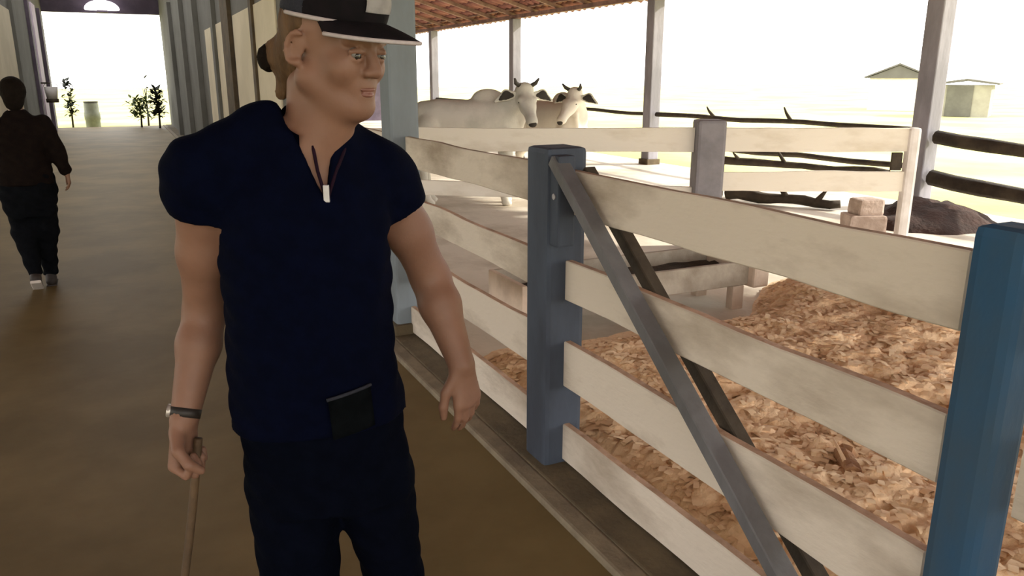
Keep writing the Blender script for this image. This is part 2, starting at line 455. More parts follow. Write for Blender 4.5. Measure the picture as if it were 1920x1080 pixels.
wall('wall_left', -2.10, -1.88, 10.0, YE, 5.0,
     [(10.2, 15.0, 3.0), (15.3, 20.5, 3.0)],
     [(15.0, 15.3, 'brown_wood', 0.06), (20.6, 21.0, 'grey_wall', 0.08), (24.6, 25.0, 'purple_frame', 0.08),
      (26.0, 27.2, 'lilac_jamb', 0.05), (28.2, 28.6, 'purple_frame', 0.09)])
wall('wall_right', 1.58, 1.80, 8.6, YE, 5.0,
     [(8.8, 10.2, 2.45), (10.4, 12.1, 2.45), (13.2, 14.2, 2.45), (14.5, 16.0, 2.45)],
     [(10.2, 10.4, 'brown_wood', 0.05), (12.3, 13.1, 'brown_wood', 0.06), (14.2, 14.5, 'grey_wall', 0.07),
      (17.2, 17.7, 'grey_wall', 0.10), (20.5, 21.0, 'grey_wall', 0.10), (24.5, 25.0, 'grey_wall', 0.10)])
# end wall: two sides and the header over the opening
bm = bmesh.new()
add_box(bm, (-9.5, YE, -0.01), (-1.90, YE + 0.2, 3.0)); add_box(bm, (1.82, YE, -0.01), (9.3, YE + 0.2, 3.0))
add_box(bm, (-4.5, YE, 3.66), (4.5, YE + 0.2, 5.0))
struct(bmo('wall_back', bm, M['purple_frame']))

# roof: tiles on battens and rafters, over both slopes
TILE_W, TILE_L, EXPO = 0.30, 0.52, 0.45
def tile_mesh(detail=8):
    me = bpy.data.meshes.new('tile')
    V = []; F = []
    n = detail
    for th in (0.0, 0.014):
        for u in (0, 1):
            for i in range(n + 1):
                f = i / n
                V.append((-u * TILE_L, (f - 0.5) * (TILE_W + 0.02), 0.055 * math.sin(f * 2 * math.pi) + th + (0.016 if u == 0 else 0.0)))
    q = n + 1
    for i in range(n):
        F += [(i, i + 1, q + i + 1, q + i), (2 * q + i + 1, 2 * q + i, 3 * q + i, 3 * q + i + 1),
              (i + 1, i, 2 * q + i, 2 * q + i + 1), (q + i, q + i + 1, 3 * q + i + 1, 3 * q + i)]
    F += [(0, q, 3 * q, 2 * q), (n, 2 * q + n, 3 * q + n, q + n)]
    me.from_pydata(V, [], F); me.materials.append(M['tile'])
    me.polygons.foreach_set('use_smooth', [True] * len(me.polygons)); me.update()
    return me

tile_me = tile_mesh()
SANG = math.atan(SLOPE)
roof = struct(bpy.data.objects.new('ceiling', None)); COL.objects.link(roof)
tv = np.array([v.co[:] for v in tile_me.vertices]); tf = [tuple(p.vertices) for p in tile_me.polygons]
RX = np.array(Matrix.Rotation(SANG, 3, 'Y'))
SV = []; SF = []; count = 0
ncol = int((YE + 8) / TILE_W)
for c in range(22):
    d = c * EXPO * math.cos(SANG)
    x = EAVE_X + 0.15 - d; z = EAVE_Z + (EAVE_X - x) * SLOPE + 0.0
    if x < -0.3: break
    for k in range(ncol):
        y = -6.8 + k * TILE_W
        jx, jz = random.uniform(-0.03, 0.03) if c == 0 else 0.0, random.uniform(-0.006, 0.006)
        near = c < 5 and 12.2 < y < 26.6 and count < 296
        if near:
            o = bpy.data.objects.new('tile', tile_me); COL.objects.link(o); o.parent = roof
            o.location = (x + jx, y, z + jz); o.rotation_euler = (0, SANG, random.uniform(-0.02, 0.02)); count += 1
        else:
            P = tv @ RX.T + np.array((x + jx, y, z + jz)); b0 = len(SV)
            SV.extend(P.tolist()); SF.extend([tuple(i + b0 for i in f) for f in tf])
# west slope
b0 = len(SV)
for x in np.linspace(-9.7, 0.0, 12):
    for k in range(ncol + 1):
        SV.append((x, -6.8 + k * TILE_W, EAVE_Z + (EAVE_X + x) * SLOPE + 0.03 * (k % 2)))
for i in range(11):
    for k in range(ncol):
        a = b0 + i * (ncol + 1) + k
        if i in (9, 10) and 10.0 < -6.8 + k * TILE_W < 28.0: continue      # unseen ridge gap, added to let daylight into the far aisle
        SF.append((a, a + 1, a + ncol + 2, a + ncol + 1))
me = bpy.data.meshes.new('roof_tiles'); me.from_pydata(SV, [], SF); me.update()
o = link('roof_tiles', me, M['tile'], roof); o['kind'] = 'stuff'
zr = lambda x: EAVE_Z + (EAVE_X - x) * SLOPE
for i in range(31):
    y = -6.4 + i * 1.2
    beam('rafter', (EAVE_X - 0.25, y, zr(EAVE_X - 0.25) - 0.105), (0.0, y, zr(0) - 0.105), 0.07, 0.08, M['rafter'], roof, nseg=2)
for x in (9.0, 7.6, 6.2, 4.8):
    beam('batten', (x, -6.7, zr(x) - 0.060), (x, YE, zr(x) - 0.060), 0.06, 0.035, M['rafter'], roof, nseg=2)
beam('eave_beam', (XO, -6.7, zr(XO) - 0.195), (XO, YE, zr(XO) - 0.195), 0.12, 0.09, M['rafter'], roof, nseg=4)
beam('aisle_beam', (XA, -6.7, zr(XA) - 0.29), (XA, YE, zr(XA) - 0.29), 0.18, 0.20, M['brown_wood'], roof, nseg=4)
beam('aisle_beam', (-1.99, -6.7, zr(1.99) - 0.29), (-1.99, YE, zr(1.99) - 0.29), 0.18, 0.20, M['brown_wood'], roof, nseg=4)

# ------------------------------------------------------------------ columns
def column(name, x, y, w, h, material, label, group=None, z0=-0.02):
    t = thing(name, label, 'column', (x, y, 0), 0, group)
    bm = bmesh.new(); add_box(bm, (-w / 2, -w / 2, z0), (w / 2, w / 2, h), 0.018)
    bmo('shaft', bm, material, t)
    bm = bmesh.new(); add_box(bm, (-w / 2 - 0.03, -w / 2 - 0.03, z0), (w / 2 + 0.03, w / 2 + 0.03, 0.10), 0.012)
    bmo('footing', bm, M['kerb'], t)
    return t

column('roof_column', XA, 4.70, 0.185, zr(XA) - 0.385, M['column'], 'tall blue-grey roof column at the aisle, right behind the capped person\'s face')
outer = [(24.37, 'thin grey outer roof column farthest off, beside the tip of the black cap brim'),
         (18.55, 'grey outer roof column rising behind the head of the near white cow'),
         (12.65, 'grey outer roof column between the cows and the pale centre post'),
         (6.80, 'thick mauve-grey outer roof column nearest the camera, rising from red earth')]
for y, lb in outer:
    column('outer_column', XO, y, 0.235, zr(XO) - 0.242, M['outer_col'], lb, 'columns along the open outer side')


# ------------------------------------------------------------------ aisle fence
fence = thing('pen_fence', 'whitewashed four-rail pen fence with blue-grey posts along the aisle', 'fence', (XA, 0, 0))
def post(y, material, top, w=0.175, x=0.0, lean=0.0, label=None):
    bm = bmesh.new()
    add_box(bm, (x - w / 2, y - w / 2, -0.03), (x + w / 2, y + w / 2, top), 0.022)
    # shallow weather grooves on two faces
    for v in bm.verts:
        v.co.x += 0.004 * noise.noise(Vector((v.co.z * 3, y, 0))) + lean * v.co.z
        v.co.y += 0.004 * noise.noise(Vector((v.co.z * 3, y, 5)))
    p = bmo('post', bm, material, fence)
    if label: p['label'] = label
    return p
ys = [-0.95, 0.915, 2.735, 4.70, 6.62, 8.52]
post(0.915, M['blue_post_deep'], 1.345, 0.108, label='deep blue post at the right of the frame')
post(0.63, M['blue_post_deep'], 1.33, 0.12, 0.03)
post(2.735, M['blue_post'], 1.36, 0.178, label='blue-grey post at the head of the diagonal brace')
post(-0.95, M['blue_post'], 1.35)
post(6.62, M['blue_post'], 1.34)
rails = [(1.277, 1.105), (0.915, 0.757), (0.577, 0.380), (0.212, 0.045)]
for i in range(len(ys) - 1):
    y0, y1 = ys[i], ys[i + 1]
    for j, (t, b) in enumerate(rails):
        e0 = 0.10 if ys[i] == 4.70 else 0.085; e1 = 0.10 if ys[i + 1] == 4.70 else 0.085
        dz = random.uniform(-0.006, 0.006)
        bm = bmesh.new()
        add_beam(bm, (0.015, y0 + e0, (t + b) / 2 + dz), (0.015, y1 - e1, (t + b) / 2 - dz), 0.034, t - b, nseg=10, jit=0.010, seed=i * 7 + j)
        bmesh.ops.recalc_face_normals(bm, faces=bm.faces)
        me = bpy.data.meshes.new('rail'); bm.to_mesh(me); bm.free()
        me.materials.append(M['white_wood']); me.materials.append(M['white_wood_edge' if j == 0 else 'tan_edge'])
        for p in me.polygons:
            if p.normal.z > 0.9: p.material_index = 1
        o = link('rail', me, None, fence)
# diagonal brace: a slate painted board on the aisle side, a dark one on the pen side
br = beam('brace', (-0.055, 2.63, 1.315), (-0.055, 1.02, 0.055), 0.045, 0.066, M['slate_wood'], fence, up=(1, 0, 0), nseg=6, jit=0.003)
br['label'] = 'slate-painted diagonal brace'
br2 = beam('brace', (0.062, 2.60, 1.27), (0.062, 1.02, 0.03), 0.050, 0.050, M['dark_wood'], fence, up=(1, 0, 0), nseg=6, jit=0.003)  # pen-side board; its shade is put into the dark wood colour
br2['label'] = 'dark brace behind the rails'
box('cleat', (-0.075, 2.585, 0.985), (0.000, 2.655, 1.335), M['blue_post'], fence, 0.008)
bm = bmesh.new(); add_tube(bm, [(-0.079, 2.615, 1.18), (-0.062, 2.615, 1.18)], [0.012, 0.012], 10)
bmo('bolt', bm, M['zip'], fence)

# ------------------------------------------------------------------ oblique pen divider of two boards
HX = Vector((math.cos(YAW), -math.sin(YAW), 0)); HY = Vector((math.sin(YAW), math.cos(YAW), 0))
div = thing('pen_divider', 'whitewashed two-board pen divider running across behind the aisle fence', 'fence', (HX * 1.87 + HY * 7.6)[:], -YAW)
def dpost(x, w, top, material, label=None, d=None):
    bm = bmesh.new(); d = d or w
    add_box(bm, (x - w / 2, -d / 2, -0.03), (x + w / 2, d / 2, top), 0.03)
    p = bmo('post', bm, material, div)
    if label: p['label'] = label
def at(rt): return rt - 1.87
dpost(at(1.875), 0.27, 1.235, M['div_post'], 'thick mauve-grey post')
dpost(at(3.82), 0.11, 1.16, M['white_paint'], 'white end post')
for a, b in ((-1.72, 1.735), (2.015, 3.765)):
    for (t, bt) in ((1.158, 0.935), (0.745, 0.555)):
        if a < 0 and t < 1: continue
        bm = bmesh.new(); add_beam(bm, (at(a), 0, (t + bt) / 2), (at(b), 0, (t + bt) / 2), 0.04, t - bt, nseg=8, jit=0.014, seed=a + t)
        bmo('board', bm, M['div_white'], div)
bm = bmesh.new(); add_beam(bm, (at(-1.72), 0, 0.62), (at(1.735), 0, 0.52), 0.04, 0.15, nseg=8, jit=0.014, seed=4)
bmo('board', bm, M['div_white'], div)
box('dark_block', (at(3.62), -0.05, 0.76), (at(3.72), -0.02, 0.93), M['dark_wood'], div, 0.006)  # dark block in the gap between the boards by the end post

# ------------------------------------------------------------------ outer rail fence of dark poles
of = thing('outer_fence', 'dark weathered pole fence between the outer columns', 'fence', (XO, 0, 0))
seg = [(24.2, 18.72, 0.95, 0.95, 0.42, 0.42), (18.38, 12.82, 0.95, 0.945, 0.42, 0.42), (12.48, 6.97, 0.945, 0.975, 0.43, 0.50), (6.63, 2.6, 0.905, 0.58, 0.40, 0.06)]
for i, (ya, yb, h0, h1, l0, l1) in enumerate(seg):
    for (za, zb, nm, rr) in ((h0, h1, 'top_pole', 0.045), (l0, l1, 'low_pole', 0.05)):
        if i == 3: rr = 0.085 if nm == 'top_pole' else 0.10
        pts = []; n = 12
        for k in range(n + 1):
            f = k / n
            pts.append((0.03 * noise.noise(Vector((f * 3, i, za))), ya + (yb - ya) * f, za + (zb - za) * f + 0.035 * noise.noise(Vector((f * 4, i * 3, za + 4)))))
        p = tube(nm, pts, [rr * (1 - 0.25 * k / n) for k in range(n + 1)], M['dark_wood'], of, 9, 0.18, i)
        if i == 2:
            for (f, ln, ang) in ((0.30, 0.22, 0.8), (0.62, 0.18, 1.2)):
                yk = ya + (yb - ya) * f; zk = za + (zb - za) * f
                tube('stub', [(0, yk, zk), (-0.03, yk + ln * 0.5, zk + ln * ang * 0.6), (-0.03, yk + ln * 0.8, zk + ln * ang)], [0.035, 0.022, 0.012], M['dark_wood'], p, 7)

def log(name, a, b, r, label, stubs=(), seed=0):
    n = 10; a = Vector(a); b = Vector(b)
    t = thing(name, label, 'log', a[:])
    pts = [(b - a) * (k / n) + Vector((0, 0.05 * noise.noise(Vector((k * 0.5, seed, 1))), 0.05 * noise.noise(Vector((k * 0.4, seed, 9))))) for k in range(n + 1)]
    tube('trunk', pts, [r * (1.15 - 0.5 * k / n) for k in range(n + 1)], M['dark_wood'], t, 10, 0.25, seed)
    for f, v in stubs:
        p = (b - a) * f; v = Vector(v)
        tube('stub', [p, p + v * 0.6, p + v], [r * 0.6, r * 0.4, r * 0.2], M['dark_wood'], t, 8, 0.2, seed)
log('fallen_branch', (7.25, 8.25, 0.10), (8.02, 7.02, 0.08), 0.075, 'dark fallen branch lying on the sunlit pen floor behind the low board',
    [(0.55, (-0.1, 0.08, 0.22)), (0.8, (0.05, -0.1, 0.16))], 3)
log('leaning_limb', (7.55, 8.75, 0.50), (8.95, 7.10, 0.42), 0.05, 'dark knotted limb leaning against the outer fence between both boards',
    [(0.12, (-0.12, 0.02, 0.12)), (0.40, (-0.12, 0.12, 0.26))], 8)
prop = tube('prop_stake', [(7.55, 8.75, -0.01), (7.56, 8.76, 0.46)], [0.06, 0.05], M['dark_wood'], None, 8, 0.2, 2)
tag(prop, 'short dark stake propping the knotted limb above the pen floor', 'stake')

# ------------------------------------------------------------------ red earth and stones at the near outer column
def mound(name, cx, cy, rx, ry, h, material, label, cat, seed, rough=0.3):
    bm = bmesh.new()
    N = 28; rings = 10
    top = bm.verts.new((0, 0, h))
    prev = None
    for r in range(1, rings + 1):
        f = r / rings; ring = []
        for k in range(N):
            a = 2 * math.pi * k / N
            nn = noise.noise(Vector((math.cos(a) * f * 3 + seed, math.sin(a) * f * 3, seed)))
            z = h * max(0.0, (1 - f ** 1.6)) * (1 + rough * nn) + (0.035 * noise.noise(Vector((math.cos(a) * f * 9, math.sin(a) * f * 9, seed))) if r < rings else -0.02)
            if r == rings: z = -0.01
            q = 1 + 0.18 * nn
            ring.append(bm.verts.new((rx * f * math.cos(a) * q, ry * f * math.sin(a) * q, z)))
        for k in range(N):
            if prev is None: bm.faces.new((top, ring[k], ring[(k + 1) % N]))
            else: bm.faces.new((prev[k], ring[k], ring[(k + 1) % N], prev[(k + 1) % N]))
        prev = ring
    o = bmo(name, bm, material, None, True); o.location = (cx, cy, 0)
    return tag(o, label, cat, kind='stuff')
mound('earth_mound', 8.25, 6.0, 0.85, 0.75, 0.26, M['earth'], 'low mound of red-brown earth at the foot of the nearest outer column', 'earth', 2.0)
def stone(c, s, rz, label):
    bm = bmesh.new(); add_box(bm, (-s[0] / 2, -s[1] / 2, 0), (s[0] / 2, s[1] / 2, s[2]), 0.03)
    bmesh.ops.subdivide_edges(bm, edges=bm.edges[:], cuts=1, use_grid_fill=True)
    for v in bm.verts: v.co += Vector((noise.noise(v.co * 6 + Vector(c)), noise.noise(v.co * 6 + Vector((9, 1, 2))), 0)) * 0.02
    o = bmo('stone_block', bm, M['stone'], None); o.location = c; o.rotation_euler = (0, 0, rz)
    tag(o, label, 'stone', 'stones beside the white end post')
pe = HX * 3.55 + HY * 7.86
stone((pe.x, pe.y, -0.01), (0.36, 0.30, 0.30), -YAW, 'pinkish stone block at the ground beside the white end post')
stone((pe.x + 0.02, pe.y, 0.285), (0.26, 0.24, 0.16), -YAW + 0.2, 'smaller pinkish stone resting on top of the pinkish stone block')

# ------------------------------------------------------------------ feed trough behind the fence
tr = thing('feed_trough', 'long weathered feed trough with pale end board lying behind the fence', 'trough', (2.15, 4.22, 0))
L = 1.78
beam('side_board', (0, 0.0, 0.265), (L, -0.02, 0.265), 0.035, 0.17, M['trough'], tr, nseg=8, jit=0.006, seed=1)
beam('side_board', (0, 0.46, 0.285), (L, 0.44, 0.285), 0.035, 0.17, M['trough'], tr, nseg=8, jit=0.006, seed=2)
box('bottom_board', (0.0, 0.02, 0.165), (L, 0.43, 0.195), M['trough'], tr, 0.004)
box('end_board', (-0.035, -0.03, 0.16), (0.0, 0.48, 0.37), M['trough_end'], tr, 0.006)
box('end_board', (L, -0.10, 0.16), (L + 0.14, 0.48, 0.375), M['trough_end'], tr, 0.02)
bm = bmesh.new(); bmesh.ops.create_grid(bm, x_segments=30, y_segments=8, size=0.5)
for v in bm.verts:
    x, y = v.co.x, v.co.y
    v.co = Vector(((x + 0.5) * (L - 0.02) + 0.01, (y + 0.5) * 0.39 + 0.03, 0.27 + 0.03 * noise.noise(Vector((x * 9, y * 5, 3)))))
o = bmo('shade_sheet', bm, M['shade_sheet'], tr, True); o['kind'] = 'stuff'  # dark sheet added to paint the shaded trough interior
for x in (0.10, L - 0.06):
    for y in (0.02, 0.42):
        box('leg', (x - 0.05, y - 0.035, -0.01), (x + 0.05, y + 0.035, 0.17), M['trough_end'], tr, 0.008)

# ------------------------------------------------------------------ wood shavings
def heap_h(x, y):
    fx = min(1, max(0, (x - 1.62) / 0.25)); fx2 = min(1, max(0, (5.3 - x) / 0.8))
    lim = 4.20 + 0.55 * max(0, x - 3.8) + 0.25 * noise.noise(Vector((x * 1.2, 3, 1)))
    fy = min(1, max(0, (lim - y) / 0.6))
    b = 0.055 + 0.10 * (0.5 + noise.noise(Vector((x * 0.9, y * 0.9, 4))))
    bulge = 0.20 * math.exp(-((x - 4.3) ** 2 / 0.9 + (y - 3.6) ** 2 / 1.0))
    lump = 0.055 * noise.noise(Vector((x * 4.2 + y, y * 6.5, 7))) + 0.034 * noise.noise(Vector((x * 11 + 3 * y, y * 15, 2))) + 0.014 * noise.noise(Vector((x * 30, y * 34, 5)))
    f = fx * fx2 * fy
    f = f * f * (3 - 2 * f)
    return f * (b + bulge + lump) - 0.012
X0, X1, Y0, Y1, N1, N2 = 1.66, 5.4, -0.4, 5.2, 270, 360
gx = np.linspace(X0, X1, N1); gy = np.linspace(Y0, Y1, N2)
HV = [(x, y, heap_h(x, y)) for x in gx for y in gy]
HF = [(i * N2 + j, (i + 1) * N2 + j, (i + 1) * N2 + j + 1, i * N2 + j + 1) for i in range(N1 - 1) for j in range(N2 - 1)]
HF = [f for f in HF if max(HV[k][2] for k in f) > -0.0115]
me = bpy.data.meshes.new('wood_shavings'); me.from_pydata(HV, [], HF); me.update()
o = link('wood_shavings', me, M['shaving'], None, True)
tag(o, 'heap of orange-brown wood shavings covering the pen floor behind the rails', 'bedding', kind='stuff')
CV = []; CF = []
rnd = random.Random(11)
for _ in range(12500):
    x = rnd.uniform(1.70, 5.2); y = rnd.uniform(-0.1, 4.8); h = heap_h(x, y)
    if h < 0.012: continue
    ln = rnd.uniform(0.025, 0.075); w = rnd.uniform(0.008, 0.018); a = rnd.gauss(0.5, 0.7); cu = rnd.uniform(0.2, 1.2)
    tilt = rnd.uniform(-0.5, 0.5); b0 = len(CV)
    dx, dy = math.cos(a), math.sin(a)
    for k in range(5):
        s = (k / 4 - 0.5); zz = ln * cu * (0.25 - s * s) + s * ln * tilt
        for e in (-1, 1):
            CV.append((x + dx * s * ln - dy * e * w, y + dy * s * ln + dx * e * w, h + 0.006 + zz * 0.45 + e * w * rnd.uniform(-0.2, 0.2)))
    for k in range(4): CF.append((b0 + 2 * k, b0 + 2 * k + 1, b0 + 2 * k + 3, b0 + 2 * k + 2))
me = bpy.data.meshes.new('curled_shavings'); me.from_pydata(CV, [], CF); me.update()
o = link('curled_shavings', me, M['chip'], None, True)
tag(o, 'loose curled chips strewn over the heap of wood shavings', 'bedding', kind='stuff')
def chunk(x, y, ln, r, rz, label, seed):
    t = thing('wood_chunk', label, 'wood', (x, y, heap_h(x, y) + r * 0.7), rz)
    n = 6
    tube('block', [(-ln / 2 + ln * k / n, 0, 0.01 * math.sin(k)) for k in range(n + 1)], [r * (0.9 + 0.15 * math.sin(k * 1.3 + seed)) for k in range(n + 1)], M['chunk'], t, 9, 0.5, seed, False)
    tube('splinter', [(-ln * 0.2, r * 0.5, r * 0.6), (ln * 0.6, r * 0.9, r * 0.9)], [r * 0.22, r * 0.1], M['chip'], t, 6)
chunk(4.18, 3.05, 0.34, 0.085, -0.5, 'split chunk of orange wood lying on the shavings near the right blue post', 1)
chunk(2.55, 2.05, 0.24, 0.045, 0.9, 'short split piece of wood in the shavings below the second rail', 2)

# ------------------------------------------------------------------ far end of the aisle
lamp = thing('ceiling_lamp', 'glowing white dome lamp on the header above the bright far doorway', 'lamp', (-0.13, YE - 0.35, 3.72))
s = Sdf((-0.7, -0.4, -0.2), (0.7, 0.4, 0.5), 0.025)
s.ell((0, 0, 0.02), (0.52, 0.26, 0.30), 0.02); s.box((0, 0, -0.14), (0.8, 0.5, 0.14), 0.01, 'sub')
sdf_obj('shade', s, M['lamp'], lamp)
box('fixing', (-0.16, -0.10, -0.07), (0.16, 0.10, 0.0), M['purple_frame'], lamp, 0.02)
box('wall_arm', (-0.05, 0.05, -0.05), (0.05, 0.36, 0.02), M['purple_frame'], lamp, 0.01)

# white bucket on the left jamb
bk = thing('bucket', 'white bucket with dark underside hung on the left wall by the far doorway', 'bucket', (-1.62, 25.6, 0.95))
bm = bmesh.new(); add_tube(bm, [(0, 0, 0.10), (0, 0, 0.42)], [0.13, 0.17], 16); bmo('pail', bm, M['white_paint'], bk, True)
bm = bmesh.new(); add_tube(bm, [(0, 0, 0.0), (0, 0, 0.10)], [0.15, 0.16], 16); bmo('base', bm, M['dark_wood'], bk, True)
tube('handle', [(-0.17 * math.cos(a), 0, 0.42 + 0.12 * math.sin(a)) for a in np.linspace(0, math.pi, 9)], [0.008] * 9, M['zip'], bk, 6)
box('hook', (-0.25, -0.02, 0.50), (0.0, 0.02, 0.54), M['dark_wood'], bk)

def leaf_plant(name, loc, h, spread, n, material, label, cat, seed, leaf=0.2):
    t = thing(name, label, cat, loc)
    rr = random.Random(seed)
    bm = bmesh.new(); add_tube(bm, [(0, 0, -0.05), (0.02, 0, h * 0.4), (0.0, 0.02, h * 0.75)], [0.035, 0.028, 0.012], 7)
    for k in range(4):
        a = rr.uniform(0, 6.28); z = h * rr.uniform(0.25, 0.6)
        add_tube(bm, [(0.01, 0, z), (math.cos(a) * spread * 0.4, math.sin(a) * spread * 0.4, z + h * 0.15), (math.cos(a) * spread * 0.7, math.sin(a) * spread * 0.7, z + h * 0.3)], [0.018, 0.012, 0.006], 6)
    bmo('stem', bm, M['dark_wood'], t, True)
    bm = bmesh.new()
    for k in range(n):
        a = rr.uniform(0, 6.28); rad = spread * rr.uniform(0.2, 1.0); z = h * rr.uniform(0.3, 1.0)
        c = Vector((math.cos(a) * rad, math.sin(a) * rad, z))
        q = Matrix.Rotation(rr.uniform(0, 6.28), 4, 'Z') @ Matrix.Rotation(rr.uniform(-1.0, 0.5), 4, 'Y')
        pr = [(0, 0, 0), (0.35, 0.22, 0.03), (0.7, 0.18, 0.0), (1, 0, -0.10), (0.7, -0.18, 0.0), (0.35, -0.22, 0.03), (0.5, 0, -0.02)]
        vv = [bm.verts.new(c + (q @ Vector(p)) * leaf) for p in pr]
        for i in range(6): bm.faces.new((vv[i], vv[(i + 1) % 6], vv[6]))
    o = bmo('foliage', bm, material, t); o['kind'] = 'stuff'
    return t
leaf_plant('bush', (0.62, 29.7, 0), 0.95, 0.34, 150, M['leaf'], 'olive green leafy bush at the right of the far doorway', 'plant', 1, 0.22)
leaf_plant('bush', (1.15, 28.9, 0), 1.25, 0.17, 130, M['dark_leaf'], 'dark leafy bush against the right edge of the far doorway', 'plant', 2, 0.26)
leaf_plant('sapling', (0.90, 31.8, -0.1), 1.75, 0.12, 14, M['dark_leaf'], 'thin sapling with a small dark tuft behind the olive bush', 'plant', 3, 0.22)
leaf_plant('slim_shrub', (-1.50, 31.6, -0.1), 1.60, 0.14, 110, M['dark_leaf'], 'slim dark shrub at the left of the far doorway', 'plant', 4, 0.22)
bt = thing('barrel', 'grey-green barrel standing outside the far doorway', 'barrel', (-0.88, 32.2, -0.14))
zz = [0, 0.05, 0.3, 0.32, 0.55, 0.57, 0.85, 0.90]
bm = bmesh.new(); add_tube(bm, [(0, 0, z) for z in zz], [0.23, 0.24, 0.24, 0.26, 0.26, 0.24, 0.235, 0.22], 20); bmo('drum', bm, M['barrel'], bt, True)
bm = bmesh.new(); add_tube(bm, [(0, 0, 0.88), (0, 0, 0.94)], [0.23, 0.23], 20); bmo('lid', bm, M['hut_dark'], bt)

# ------------------------------------------------------------------ huts out in the field
def hut(loc, w, d, eave, apex, label, rz, gable=False):
    t = thing('field_hut', label, 'hut', loc, rz)
    bm = bmesh.new()
    prof = [(-w / 2 - 0.3, eave - 0.08), (0, apex), (w / 2 + 0.3, eave - 0.08), (w / 2 + 0.3, eave - 0.0), (0, apex + 0.10), (-w / 2 - 0.3, eave)]
    f0 = [bm.verts.new((x, -d / 2 - 0.2, z)) for x, z in prof]; f1 = [bm.verts.new((x, d / 2 + 0.2, z)) for x, z in prof]
    for i in range(6): bm.faces.new((f0[i], f0[(i + 1) % 6], f1[(i + 1) % 6], f1[i]))
    bm.faces.new(f0[::-1]); bm.faces.new(f1); bmo('roof', bm, M['hut_roof'], t)
    box('wall', (-w / 2, -d / 2, -0.1), (w / 2, d / 2, eave - 0.09), M['white_paint' if gable else 'hut_wall'], t)
    if gable:
        bm = bmesh.new()
        pr = [(-w / 2 - 0.2, eave - 0.09), (w / 2 + 0.2, eave - 0.09), (0, apex - 0.02)]
        a = [bm.verts.new((x, -d / 2 - 0.12, z)) for x, z in pr]; b = [bm.verts.new((x, d / 2 + 0.12, z)) for x, z in pr]
        bm.faces.new(a); bm.faces.new(b[::-1])
        for k in range(3): bm.faces.new((a[k], a[(k + 1) % 3], b[(k + 1) % 3], b[k]))
        bmo('gable', bm, M['hut_roof'], t)
    else:
        box('door', (-w * 0.36, -d / 2 - 0.05, 0.0), (w * 0.16, -d / 2 + 0.01, eave * 0.92), M['hut_dark'], t)
    return t
hut((40.6, 32.4, -0.16), 2.9, 3.0, 1.82, 2.45, 'faint gabled field shelter beyond the nearest outer column, left of it', -0.9, True)
hut((36.6, 25.3, -0.16), 2.1, 2.2, 1.52, 1.62, 'faint low flat-roofed hut in the field, right of the nearest outer column', -1.05)


